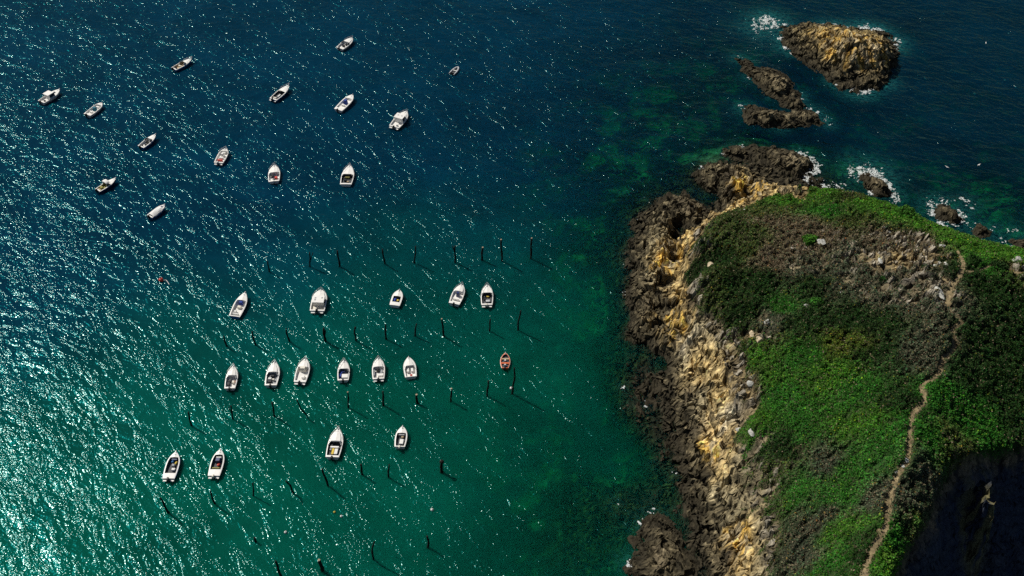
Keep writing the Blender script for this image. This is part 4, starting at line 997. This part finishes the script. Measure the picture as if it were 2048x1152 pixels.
buoy(668.8,1023.5,.16,M['yellow'],'small yellow float below the nearest full row of posts', tail=False)
buoy(1022.5,776,.24,M['offwhite'],'white buoy tied against the tallest bent post', tail=False)
buoy(571,1064,.20,M['offwhite'],'white float left of the thickest post', tail=False)
buoy(682.5,1032,.18,M['white'],'small white float just right of the yellow one', tail=False)
buoy(608,736,.10,M['blue'],'tiny blue float behind the boats') if False else None

def gull(px, py, z, rz, label):
    x, y = at(px, py, z)
    root = empty('seagull', (x, y, z), rz); tag(root, label, 'seagull', 'seagulls over the sea'); root.scale = (.7, .7, .7)
    bm = bmesh.new()
    tube(bm, [(0, -.28, .0), (0, -.12, .02), (0, .1, .03), (0, .24, .05), (0, .33, .04)], [.03, .08, .09, .05, .01], 8)
    finish(bm, 'body', M['white'], root, True)
    for s in (-1, 1):
        bm = bmesh.new()
        v = [(0, .1, .05), (s * .35, .16, .16), (s * .75, -.02, .10), (s * .35, .0, .15), (0, -.08, .05)]
        t = [bm.verts.new(q_) for q_ in v]; b2 = [bm.verts.new((q_[0], q_[1], q_[2] - .02)) for q_ in v]
        bm.faces.new(t); bm.faces.new(b2[::-1])
        for i in range(5): bm.faces.new((t[i], b2[i], b2[(i + 1) % 5], t[(i + 1) % 5]))
        finish(bm, 'wing', M['offwhite'], root)
gull(1958, 330, 6, .6, 'white seagull gliding over the sea right of the headland tip')
gull(1894, 334, 5, 2.2, 'seagull left of the gliding one, over dark water')
gull(1972, 86, 6, 1.2, 'lone seagull over the navy water near the top right corner')

# ------------------------------------------------------------------ boats
class Hull:
    def __init__(s, L, B, zs=.62, zb=.95, p=2.3, tr=.84):
        s.L, s.B, s.zs, s.zb, s.p, s.tr = L, B, zs, zb, p, tr
    def w(s, t):
        if t < .42: return s.B / 2 * (s.tr + (1 - s.tr) * math.sin(t / .42 * math.pi / 2))
        return s.B / 2 * max(0.0, 1 - ((t - .42) / .58) ** s.p)
    def z(s, t): return s.zs + (s.zb - s.zs) * t ** 1.8

def boat(i, kind, bow, stern, beam, hull_c, label, o=None):
    o = o or {}
    bx, by = at(bow[0], bow[1], .85); sx, sy = at(stern[0], stern[1], .55)
    L = math.hypot(bx - sx, by - sy)
    rz = math.atan2(-(bx - sx), (by - sy))
    B = L * beam * 1.06
    root = empty(o.get('name', 'motor_boat'), (sx, sy, 0), rz)
    root.rotation_euler = (math.radians(rnd.uniform(-1.2, 1.2)), math.radians(rnd.uniform(-2, 2)), rz)
    tag(root, label, 'boat', 'boats moored in the bay')
    H = Hull(L, B, o.get('zs', .6), o.get('zb', .95), o.get('p', 2.3) + .45, min(o.get('tr', .84) + .04, .94))
    TT = [0, .04, .1, .18, .27, .36, .45, .54, .63, .71, .78, .84, .89, .93, .965, .985, 1.0]
    # hull skin
    def rings(fr, t):
        w, z = H.w(t), H.z(t)
        return [(0, t * L * .90, -.30 + .35 * t ** 3), (w * .70, t * L * .93, -.06 + .20 * t ** 2), (w * .93, t * L * .97, z * .55), (w, t * L, z)]
    bm = bmesh.new(); R = []
    for t in TT:
        r = rings(None, t); row = [bm.verts.new((-x, y, z)) for x, y, z in r[::-1]] + [bm.verts.new((x, y, z)) for x, y, z in r[1:]]
        R.append(row)
    for a, b in zip(R[:-1], R[1:]):
        for k in range(6): bm.faces.new((a[k], a[k + 1], b[k + 1], b[k]))
    bm.faces.new(R[0])
    finish(bm, 'hull', M[hull_c], root, False)
    # rubbing strake along the sheer
    bm = bmesh.new()
    side = [(H.w(t) + .015, t * L, H.z(t) - .04) for t in TT]
    tube(bm, [(-x, y, z) for x, y, z in side] + [(x, y, z) for x, y, z in side[::-1]], .035, 6)
    finish(bm, 'rubbing_strake', M[o.get('strake', 'grey')], root)
    ta, td = o.get('aft', .06), o.get('deck', .52)           # cockpit runs from ta to td
    gw = o.get('gunwale', .13)
    # deck: side decks, fore deck, aft deck
    bm = bmesh.new(); D = []
    tl = sorted(set([t for t in TT if t < .985] + [ta, td, .993]))
    for t in tl:
        w, z = H.w(t), H.z(t); wi = max(w - gw, 0.02); c = .10 * (w / (B / 2)) if t >= td else 0.02
        D.append([(t, -w, z + .005), (t, -wi, z + .03), (t, 0, z + .03 + c), (t, wi, z + .03), (t, w, z + .005)])
    V = [[bm.verts.new((x, t * L, z)) for t, x, z in row] for row in D]
    for (ra, rb), (va, vb) in zip(zip(D[:-1], D[1:]), zip(V[:-1], V[1:])):
        t = (ra[0][0] + rb[0][0]) / 2
        for k in (0, 3): bm.faces.new((va[k], va[k + 1], vb[k + 1], vb[k]))
        if not (ta < t < td):
            for k in (1, 2): bm.faces.new((va[k], va[k + 1], vb[k + 1], vb[k]))
    finish(bm, 'deck', M[o.get('deck_c', 'white')], root)
    # cockpit well
    fz = o.get('floor', .26)
    bm = bmesh.new(); W = []
    for t in [t for t in tl if ta <= t <= td]:
        w = max(H.w(t) - gw, .03); z = H.z(t) + .028
        W.append([bm.verts.new(p_) for p_ in ((-w, t * L, z), (-w * .9, t * L, fz), (w * .9, t * L, fz), (w, t * L, z))])
    for a, b in zip(W[:-1], W[1:]):
        for k in range(3): bm.faces.new((a[k], a[k + 1], b[k + 1], b[k]))
    bm.faces.new(W[0]); bm.faces.new(W[-1])
    finish(bm, 'cockpit', M[o.get('liner', 'offwhite')], root)
    def part(name, mat, fn, parent=root, bevel=0.0, smooth_=False):
        bm = bmesh.new(); fn(bm); return finish(bm, name, M[mat], parent, smooth_, bevel)
    # outboard
    if o.get('motor', 1):
        mc = o.get('motor_c', 'black'); ms = o.get('motor_s', 1.0); mx_ = o.get('motor_x', 0)
        mo = part('outboard_motor', mc, lambda b: box(b, (mx_, -.24, .80 * ms), (.34 * ms, .52 * ms, .42 * ms), taper=.8, tshift=.04), bevel=.05)
        part('motor_leg', 'black', lambda b: (box(b, (mx_, -.22, .25), (.14, .22, .75)), box(b, (mx_, -.03, .5), (.3, .2, .2)), tube(b, [(mx_, -.2, -.35), (mx_, -.45, -.38)], [.09, .03], 8)), mo)
    # bow rail
    if o.get('rail'):
        t0 = o.get('rail_t', .62); hh = .38
        ts = [t0 + (1 - t0) * k / 7 for k in range(8)]
        up = [(max(H.w(t) - .06, .04), t * L + .10 * (t > .9), H.z(t) + (hh if k else .03)) for k, t in enumerate(ts)]
        pts = [(-x, y, z) for x, y, z in up] + [(0, L + .16, H.zb + hh)] + [(x, y, z) for x, y, z in up[::-1]]
        def f(b):
            tube(b, pts, .024, 6)
            for k in (3, 5, 6):
                x, y, z = up[k]
                for s in (-1, 1): tube(b, [(s * x, y, z), (s * x * .95, y, H.z(ts[k]) + .02)], .02, 6)
        part('bow_rail', 'steel', f)
    # bow cleat and anchor roller
    part('anchor_roller', 'steel', lambda b: box(b, (0, L - .10, H.zb + .07), (.10, .34, .06)))
    part('cleat', 'steel', lambda b: box(b, (0, L * .88, H.z(.88) + .13), (.2, .06, .05), taper=1.3))
    zc = H.z(td)
    if o.get('screen'):
        sw = H.w(td) - gw * .6; sc_col = o.get('screen_c', 'glass')
        def f(b):
            y0 = td * L; yb = y0 - .38; h = .34
            P_ = [(-sw, yb - .35, zc), (-sw * .75, y0 + .05, zc + .04), (sw * .75, y0 + .05, zc + .04), (sw, yb - .35, zc)]
            Q_ = [(-sw * .92, yb - .42, zc + h * .8), (-sw * .68, y0 - .22, zc + h), (sw * .68, y0 - .22, zc + h), (sw * .92, yb - .42, zc + h * .8)]
            for k in range(3):
                p0, p1, q0, q1 = [Vector(v) for v in (P_[k], P_[k + 1], Q_[k], Q_[k + 1])]
                nrm = (p1 - p0).cross(q0 - p0).normalized() * .012
                vs = [b.verts.new(v + s_ * nrm) for s_ in (-1, 1) for v in (p0, p1, q1, q0)]
                b.faces.new(vs[0:4][::-1]); b.faces.new(vs[4:8])
                for j in range(4): b.faces.new((vs[j], vs[(j + 1) % 4], vs[4 + (j + 1) % 4], vs[4 + j]))
        g_ = part('windscreen', sc_col, f)
        part('screen_frame', 'steel', lambda b: tube(b, [(-sw * .92, td * L - .80, zc + .275), (-sw * .68, td * L - .22, zc + .35), (sw * .68, td * L - .22, zc + .35), (sw * .92, td * L - .80, zc + .275)], .022, 6), g_)
    if 'hatch' in o:
        t, wd, ln, c = o['hatch']
        part('deck_hatch', c, lambda b: box(b, (o.get('hatch_x', 0), t * L, H.z(t) + .16), (wd, ln, .06)), bevel=.015)
    if 'foredeck' in o:      # raised coachroof in front of the cockpit
        t1, hh, c = o['foredeck']
        def f(b):
            T_ = [td, td + (t1 - td) * .35, td + (t1 - td) * .7, t1]
            hs = [hh, hh, hh * .75, 0.02]
            rr_ = []
            for t, h_ in zip(T_, hs):
                w = max(H.w(t) - gw - .08, .05); z = H.z(t) + .02
                rr_.append([b.verts.new(q_) for q_ in ((-w, t * L, z), (-w * .82, t * L, z + h_), (0, t * L, z + h_ + .06), (w * .82, t * L, z + h_), (w, t * L, z))])
            for a, c_ in zip(rr_[:-1], rr_[1:]):
                for k in range(4): b.faces.new((a[k], a[k + 1], c_[k + 1], c_[k]))
            b.faces.new(rr_[0]); b.faces.new(rr_[-1])
        part('coachroof', c, f)
    if 'cabin' in o:         # wheelhouse or hard top: (t0, t1, height, colour)
        t0, t1, hh, c = o['cabin']
        w0 = (H.w(t0) - gw) * 2 * .92; w1 = (H.w(t1) - gw) * 2 * .85
        def body(b):
            zb_ = fz
            v = []
            for z, k in ((zb_, 1), (zc + hh, .86)):
                yf = t1 * L - (.32 if k < 1 else 0); ya = t0 * L
                v.append([b.verts.new(q_) for q_ in ((-w0 / 2 * k, ya, z), (w0 / 2 * k, ya, z), (w1 / 2 * k, yf, z), (-w1 / 2 * k, yf, z))])
            b.faces.new(v[0][::-1]); b.faces.new(v[1])
            for k in range(4): b.faces.new((v[0][k], v[0][(k + 1) % 4], v[1][(k + 1) % 4], v[1][k]))
        cb = part('wheelhouse', c, body, bevel=.03)
        zt = zc + hh
        part('roof', c, lambda b: box(b, (0, (t0 + t1) / 2 * L - .22, zt + .06), (w0 * .96, (t1 - t0) * L + .12, .08)), cb, bevel=.035)
        def wins(b):
            yf = t1 * L
            for s in (-1, 1):
                # side panes, standing 6 mm off the wall
                a = Vector((s * (w0 / 2 * .965), t0 * L + .12, zc + .10)); e = Vector((s * (w1 / 2 * .97), yf - .14, zc + .10))
                a2 = Vector((s * (w0 / 2 * .885), t0 * L + .12, zt - .05)); e2 = Vector((s * (w1 / 2 * .885), yf - .36, zt - .05))
                n_ = Vector((s * .03, 0, .01))
                vs = [b.verts.new(v + n_ * k) for k in (0, 1) for v in (a, e, e2, a2)]
                b.faces.new(vs[:4]); b.faces.new(vs[4:][::-1])
                for j in range(4): b.faces.new((vs[j], vs[(j + 1) % 4], vs[4 + (j + 1) % 4], vs[4 + j]))
            a = Vector((-w1 / 2 * .86, yf - .02, zc + .12)); e = Vector((w1 / 2 * .86, yf - .02, zc + .12)); e2 = Vector((w1 / 2 * .78, yf - .27, zt - .05)); a2 = Vector((-w1 / 2 * .78, yf - .27, zt - .05))
            n_ = Vector((0, .05, .02))
            vs = [b.verts.new(v + n_ * k) for k in (0, 1) for v in (a, e, e2, a2)]
            b.faces.new(vs[:4]); b.faces.new(vs[4:][::-1])
            for j in range(4): b.faces.new((vs[j], vs[(j + 1) % 4], vs[4 + (j + 1) % 4], vs[4 + j]))
        part('window', 'glass', wins, cb)
        for (hx, hy) in o.get('roof_hatches', []):
            part('roof_hatch', 'grey', lambda b: box(b, (hx * w0, (t0 + t1) / 2 * L - .2 + hy * L, zt + .115), (.26, .26, .03)), cb)
    if 'console' in o:       # (t, width, length, height, colour)
        t, wd, ln, hh, c = o['console']; cx = o.get('console_x', 0)
        k = part('console', c, lambda b: box(b, (cx, t * L, fz + hh / 2 + .01), (wd, ln, hh), taper=.8), bevel=.03)
        part('steering_wheel', 'black', lambda b: tube(b, [(cx + .17 * math.cos(a), t * L - ln / 2 - .08, fz + hh * .8 + .17 * math.sin(a)) for a in [j * math.pi / 5 for j in range(11)]], .018, 5, False), k)
    for (t, x, wd, ln, c) in o.get('seats', []):
        part('seat', c, lambda b: box(b, (x, t * L, fz + .21), (wd, ln, .40)), bevel=.03)
    for (t, c) in o.get('benches', []):
        part('bench', c, lambda b: box(b, (0, t * L, .44), ((H.w(t) - gw) * 1.98, .28, .05)), bevel=.01)
    if 'canopy' in o:        # (t0, t1, height, colour) arched cloth top
        t0, t1, hh, c = o['canopy']; w = H.w(t0) - .06
        def f(b):
            r0 = []
            for t in (t0, (t0 + t1) / 2, t1):
                zz = zc + hh + (.06 if t not in (t0, t1) else 0)
                r0.append([[b.verts.new((math.sin(a) * w, t * L, zz - .30 + .30 * math.cos(a) - dz)) for a in [math.radians(q_) for q_ in (-80, -55, -28, 0, 28, 55, 80)]] for dz in (0, .03)])
            for a, c_ in zip(r0[:-1], r0[1:]):
                for lay in (0, 1):
                    for k in range(6): b.faces.new((a[lay][k], a[lay][k + 1], c_[lay][k + 1], c_[lay][k]))
        k = part('canopy', c, f)
        def bows(b):
            for t in (t0, t1):
                tube(b, [(-w, t * L, zc), (-w, t * L, zc + hh - .25), (0, t * L, zc + hh - .04), (w, t * L, zc + hh - .25), (w, t * L, zc)], .02, 6)
        part('canopy_frame', 'steel', bows, k)
    if 'cover' in o:         # (t0, t1, colour, rise) sheet tied over the cockpit
        t0, t1, c, rise = o['cover']
        def f(b):
            rr_ = []
            for k in range(9):
                t = t0 + (t1 - t0) * k / 8; w = max(H.w(t) - .03, .02); z = H.z(t) + .05
                rr_.append([b.verts.new((x * w, t * L, z + rise * (1 - x * x) * math.sin(math.pi * (.12 + .76 * k / 8)) + .03 * math.sin(9 * t * (1 + x)))) for x in (-1, -.66, -.33, 0, .33, .66, 1)])
            for a, c_ in zip(rr_[:-1], rr_[1:]):
                for j in range(6): b.faces.new((a[j], a[j + 1], c_[j + 1], c_[j]))
        part('cover', c, f)
    if 'stern_platform' in o:
        for s in (-1, 1):
            part('stern_platform', 'white', lambda b: box(b, (s * B * .27, -.17, .34), (B * .26, .36, .08)), bevel=.03)
    for (t, x, c, s3) in o.get('gear', []):
        gx, gy = x, t * L
        wxg = sx + gx * math.cos(rz) - gy * math.sin(rz); wyg = sy + gx * math.sin(rz) + gy * math.cos(rz)
        nm, lb, ct = s3[3:]
        e = empty(nm, (wxg, wyg, fz), rz + rnd.uniform(-.5, .5)); tag(e, lb, ct)
        bm = bmesh.new(); blob(bm, (0, 0, s3[2] + .01), s3[:3], 2, .12, rnd.uniform(0, 9)); finish(bm, 'bundle', M[c], e, True)
        bm = bmesh.new(); tube(bm, [(-s3[0] * .8, 0, s3[2] * 1.2), (0, 0, s3[2] * 2.1), (s3[0] * .8, 0, s3[2] * 1.2)], .02, 5); finish(bm, 'strap', M['black'], e)
    return root, H, L, B, fz

BOATS = [
 ('cabin',(119.5,178),(82,204),.40,'white','white boat with a hard top and dark fore window, leftmost of all the boats',dict(deck=.50,cabin=(.34,.62,.75,'white'),seats=[(.14,.3,.4,.35,'black')],liner='offwhite',hatch=(.70,.45,.5,'glass'),motor_c='black')),
 ('open',(204,205),(174,230),.42,'white','round bowed open white boat with a teal console cover, right of the leftmost boat',dict(deck=.80,p=3.2,console=(.50,.7,.75,.75,'canvas_teal'),seats=[(.70,0,.8,.4,'white'),(.28,0,.8,.35,'white')],liner='offwhite',floor=.3,aft=.10)),
 ('open',(384,116.5),(347,138),.34,'blue','pointed boat with blue sides and a tan cockpit, highest of the left group',dict(deck=.60,screen=1,screen_c='blueglass',p=1.9,liner='tan',seats=[(.33,0,.9,.3,'cream'),(.14,.0,.4,.3,'black')],strake='white',rail=1)),
 ('open',(312,269),(281.5,294),.38,'blue','small pointed boat with blue sides and dark seats, left of the one with red cushions',dict(deck=.62,p=1.9,console=(.42,.5,.5,.7,'black'),liner='offwhite',seats=[(.26,.25,.4,.35,'black'),(.12,-.2,.4,.3,'black')],strake='white',screen=1)),
 ('cuddy',(452,297),(437,326),.44,'white','rounded white boat with red cushions across its stern',dict(deck=.80,p=3.2,console=(.56,.55,.6,.75,'white'),seats=[(.74,0,.7,.35,'offwhite'),(.36,0,1.0,.32,'white'),(.20,0,1.1,.24,'red')],liner='white',floor=.36,rail=1,stern_platform=1,motor_c='grey')),
 ('cuddy',(549,330),(548,363),.44,'white','white boat with a railed bow, between the red cushioned and yellow seated boats',dict(deck=.52,rail=1,foredeck=(.86,.14,'white'),screen=1,liner='offwhite',seats=[(.38,-.35,.5,.5,'black'),(.25,.4,.5,.5,'red'),(.14,0,.5,.3,'black')],motor_c='white')),
 ('open',(232,356),(195,381),.36,'navy','dark blue hulled boat with a white canopy and olive cockpit, on the left',dict(deck=.58,p=1.9,canopy=(.40,.58,.85,'canvas_white'),liner='olive',seats=[(.24,-.2,.7,.5,'olive'),(.10,.1,.8,.3,'tan')],strake='white',screen=1)),
 ('covered',(330,410),(299,433),.40,'blue','blue sided boat wholly covered with a white sheet',dict(deck=.72,p=2.6,cover=(.10,.78,'canvas_white',.30),hatch=(.80,.35,.3,'navy'),strake='white')),
 ('cuddy',(705,75),(679,97),.42,'white','white boat with black seats, topmost of all the boats',dict(deck=.55,rail=1,foredeck=(.86,.16,'white'),screen=1,seats=[(.30,0,.5,.5,'black'),(.44,.3,.4,.4,'black')],liner='offwhite')),
 ('open',(578.5,171),(546,199),.35,'blue','pointed boat with long dark cockpit, left of the one with the royal blue cover',dict(deck=.56,p=1.9,console=(.50,.5,.4,.8,'black'),liner='darkgrey',seats=[(.12,0,.9,.3,'cream'),(.30,.35,.35,.9,'offwhite')],strake='white',rail=1,stern_platform=1)),
 ('open',(706,190),(676,220),.36,'white','long white boat with a royal blue console cover',dict(deck=.74,p=2.9,console=(.50,.75,.8,.95,'canvas_blue'),seats=[(.34,0,.8,.35,'white')],liner='white',floor=.34,aft=.12,gunwale=.2)),
 ('cabin',(813.5,222),(788,254),.42,'white','large white cabin boat with two round hatches on its roof',dict(deck=.50,rail=1,cabin=(.36,.64,.85,'white'),roof_hatches=[(-.2,.02),(.2,.02)],foredeck=(.90,.16,'white'),seats=[(.12,.4,.4,.35,'grey')],liner='white',floor=.3,stern_platform=1,motor_c='black',aft=.05)),
 ('cuddy',(699.6,330),(691.6,369),.40,'white','white boat with yellowish seats in a dark cockpit, below the royal blue covered one',dict(deck=.50,p=1.9,rail=1,screen=1,liner='darkgrey',seats=[(.38,0,.9,.25,'olive'),(.24,-.3,.5,.5,'black'),(.14,.3,.4,.3,'tan')],motor=0)),
 ('rib',(914,136.5),(904,146.5),.48,'rubber','tiny grey inflatable dinghy alone at the top centre',{}),
 ('open',(490.6,585),(468.6,633),.36,'blue','slim open boat with a folded blue cloth, leftmost of the upper post row',dict(deck=.66,p=1.9,liner='offwhite',aft=.03,gunwale=.16,console=(.58,.7,.55,.66,'canvas_blue'),seats=[(.42,0,.6,.5,'cream'),(.22,-.3,.4,.4,'offwhite'),(.12,0,1.1,.25,'offwhite')],strake='white',motor=0,floor=.22)),
 ('cabin',(642,579),(634,622),.50,'white','widest white cruiser with bow rails and dark roof slots',dict(deck=.52,p=2.9,rail=1,rail_t=.5,cabin=(.30,.62,.6,'white'),roof_hatches=[(-.25,.05),(-.25,-.04),(.28,.06)],foredeck=(.92,.22,'white'),hatch=(.80,.3,.3,'glass'),liner='cream',floor=.3,stern_platform=1,aft=.05,tr=.92,motor_s=1.2)),
 ('open',(799,580),(789,611),.50,'white','small rounded white boat with a dark pit holding yellow and blue bags',dict(deck=.58,p=2.6,aft=.22,gunwale=.28,liner='darkgrey',motor=0,tr=.9,floor=.25,gear=[(.42,-.3,'canvas_blue',(.28,.42,.18,'gear_bag','blue bag in the dark pit of the small rounded white boat','bag')),(.40,.25,'yellow',(.25,.22,.16,'gear_bag','yellow bag in the dark pit of the small rounded white boat','bag'))])),
 ('cuddy',(924,568),(908,608),.42,'white','white boat with dark hatches, between the small rounded boat and the pointed railed one',dict(deck=.60,rail=1,rail_t=.55,foredeck=(.90,.22,'white'),hatch=(.76,.5,.55,'glass'),console=(.48,.55,.6,.85,'navy'),liner='white',floor=.34,aft=.10,seats=[(.25,0,1.1,.3,'white')])),
 ('cuddy',(974.5,569),(974,610),.42,'white','pointed railed white boat with yellow gear in its cockpit, rightmost of the upper post row',dict(deck=.58,p=2.1,rail=1,rail_t=.5,screen=1,screen_c='blueglass',liner='darkgrey',stern_platform=1,seats=[(.20,.15,.7,.5,'rubber'),(.32,-.3,.5,.5,'black')],motor_c='cream',gear=[(.46,.1,'yellow',(.3,.16,.14,'oilskin','yellow oilskin in the cockpit of the pointed railed boat','clothing'))])),
 ('cuddy',(467.6,732),(459.5,777),.40,'white','white boat with an orange and dark littered cockpit, leftmost of the middle row',dict(deck=.56,p=2.1,rail=1,foredeck=(.90,.14,'white'),screen=1,screen_c='blueglass',liner='offwhite',seats=[(.36,-.3,.5,.5,'black'),(.22,-.35,.4,.6,'black'),(.30,.35,.35,.5,'cream')],motor=1,gear=[(.34,.5,'orange',(.10,.22,.10,'gear_bag','small orange bag in the leftmost boat of the middle row','bag'))])),
 ('cuddy',(550,723),(541.4,771),.42,'white','white boat with a long foredeck and cluttered dark stern, second in the middle row',dict(deck=.54,p=2.1,rail=1,foredeck=(.92,.16,'white'),screen=1,liner='grey',seats=[(.42,.0,.5,.35,'black'),(.30,-.35,.5,.4,'offwhite'),(.18,-.3,.5,.5,'black'),(.26,.25,.3,.3,'cream')],gunwale=.18)),
 ('cuddy',(611.5,716.5),(599.7,764.5),.42,'white','white boat with a square windowed console box, third in the middle row',dict(deck=.62,p=2.2,rail=1,foredeck=(.90,.14,'white'),console=(.54,.95,.6,.95,'cream'),liner='offwhite',floor=.26,stern_platform=1,hatch=(.545,.45,.4,'black'),seats=[(.24,.3,.5,.5,'white')],motor_c='black')),
 ('cuddy',(688,720),(686,761),.44,'white','white boat with navy blue seats and screen, fourth in the middle row',dict(deck=.56,p=2.1,rail=1,screen=1,screen_c='navy',liner='grey',seats=[(.46,.0,.45,.35,'navy'),(.40,-.40,.4,.5,'canvas_blue'),(.30,-.45,.25,.9,'canvas_blue'),(.22,.25,1.0,.8,'white')],motor=1)),
 ('cuddy',(757,716.5),(757,758),.46,'white','wide white boat with a black hatch left of its helm, fifth in the middle row',dict(deck=.56,p=2.4,rail=1,foredeck=(.90,.14,'white'),console=(.44,.55,.45,.8,'black'),console_x=-.12,liner='offwhite',floor=.26,seats=[(.36,.45,.4,.7,'grey'),(.20,.35,.9,.5,'white'),(.32,-.7,.2,1.2,'grey')],stern_platform=1)),
 ('cuddy',(816.6,714),(821.6,754),.47,'white','plain all white boat with a small red mark at its stern, middle row',dict(deck=.55,p=2.1,tr=.86,foredeck=(.90,.12,'white'),screen=1,screen_c='offwhite',liner='white',floor=.3,seats=[(.36,-.35,.4,.8,'white'),(.36,.35,.4,.8,'white'),(.10,.1,.36,.16,'red')],motor=0,gunwale=.2,aft=.02)),
 ('row',(1011,703),(1010,735),.46,'orange','small orange wooden boat, the only one with an orange hull',dict(name='rowing_boat',deck=.86,p=1.9,tr=.62,zs=.42,zb=.62,deck_c='orange',gunwale=.10,liner='darkgrey',aft=.03,benches=[(.33,'orange'),(.62,'tan')],seats=[(.48,0,.3,.35,'rubber'),(.18,0,.3,.3,'rubber')],strake='offwhite',motor_s=.8)),
 ('open',(352,903),(337,957.5),.41,'white','long boat with blue and yellow gear in a black cockpit, leftmost of the nearest',dict(deck=.78,p=2.4,liner='darkgrey',aft=.20,gunwale=.17,seats=[(.74,0,.8,.25,'navy'),(.36,.3,.5,.4,'offwhite'),(.52,.1,.4,.4,'grey')],strake='blue',stern_platform=1,gear=[(.66,-.18,'blue',(.22,.22,.18,'gear_bag','bright blue bag in the leftmost of the nearest boats','bag')),(.62,.38,'yellow',(.18,.30,.15,'oilskin','yellow oilskin in the leftmost of the nearest boats','clothing'))])),
 ('open',(441,898),(427.6,952),.40,'white','open boat with a large white stern deck and orange gear, second of the nearest boats',dict(deck=.78,p=2.3,liner='darkgrey',aft=.24,gunwale=.17,console=(.60,.75,.7,.62,'navy'),seats=[(.30,0,1.1,.2,'olive'),(.72,0,.8,.2,'offwhite')],stern_platform=1,motor_c='cream',gear=[(.44,.22,'red',(.22,.26,.18,'gear_bag','orange red bag in the second of the nearest boats','bag'))])),
 ('cuddy',(677.4,856.4),(664.7,914.7),.41,'white','longest white boat, with a yellow cover beside its stern seat',dict(deck=.54,p=2.1,rail=1,foredeck=(.92,.18,'white'),screen=1,screen_c='blueglass',liner='darkgrey',seats=[(.36,0,1.3,.3,'white'),(.20,-.1,.35,1.1,'yellow'),(.20,.38,.5,1.0,'offwhite'),(.27,-.5,.3,.3,'grey')])),
 ('open',(805.6,852.4),(799.5,893.8),.47,'white','small white boat with a black square cockpit, right of the longest white boat',dict(deck=.66,p=2.1,tr=.80,liner='darkgrey',aft=.04,gunwale=.18,seats=[(.26,.15,.6,.9,'offwhite'),(.62,0,.9,.3,'grey')],motor_c='cream',gear=[(.52,.2,'tan',(.26,.2,.16,'gear_bag','brown bag in the small white boat with the black square cockpit','bag'))])),
]
for i, (kind, bow, stern, beam, hc, label, o) in enumerate(BOATS):
    if kind != 'rib':
        boat(i, kind, bow, stern, beam, hc, label, o)
        continue
    bx, by = at(*bow, .3); sx, sy = at(*stern, .3)
    L = math.hypot(bx - sx, by - sy) * 1.25; rz = math.atan2(-(bx - sx), (by - sy))
    root = empty('inflatable_dinghy', (sx, sy, 0), rz); tag(root, label, 'dinghy', 'boats moored in the bay')
    bm = bmesh.new(); w = .62
    tube(bm, [(-w, -.25, .2), (-w, L * .35, .2), (-w * .85, L * .65, .23), (-w * .45, L * .88, .28), (0, L * .97, .32), (w * .45, L * .88, .28), (w * .85, L * .65, .23), (w, L * .35, .2), (w, -.25, .2)], [.1, .2, .2, .2, .19, .2, .2, .2, .1], 10)
    finish(bm, 'tube', M['rubber'], root, True)
    bm = bmesh.new(); box(bm, (0, L * .4, .08), (1.0, L * .85, .06)); finish(bm, 'floor', M['darkgrey'], root)
    bm = bmesh.new(); box(bm, (0, .05, .26), (1.0, .06, .36)); finish(bm, 'transom', M['black'], root)
    bm = bmesh.new(); box(bm, (0, L * .45, .30), (1.05, .22, .04)); finish(bm, 'seat', M['offwhite'], root)
    bm = bmesh.new(); box(bm, (0, -.18, .55), (.2, .3, .28), taper=.8); box(bm, (0, -.15, .15), (.08, .14, .6)); finish(bm, 'outboard_motor', M['black'], root, False, .02)
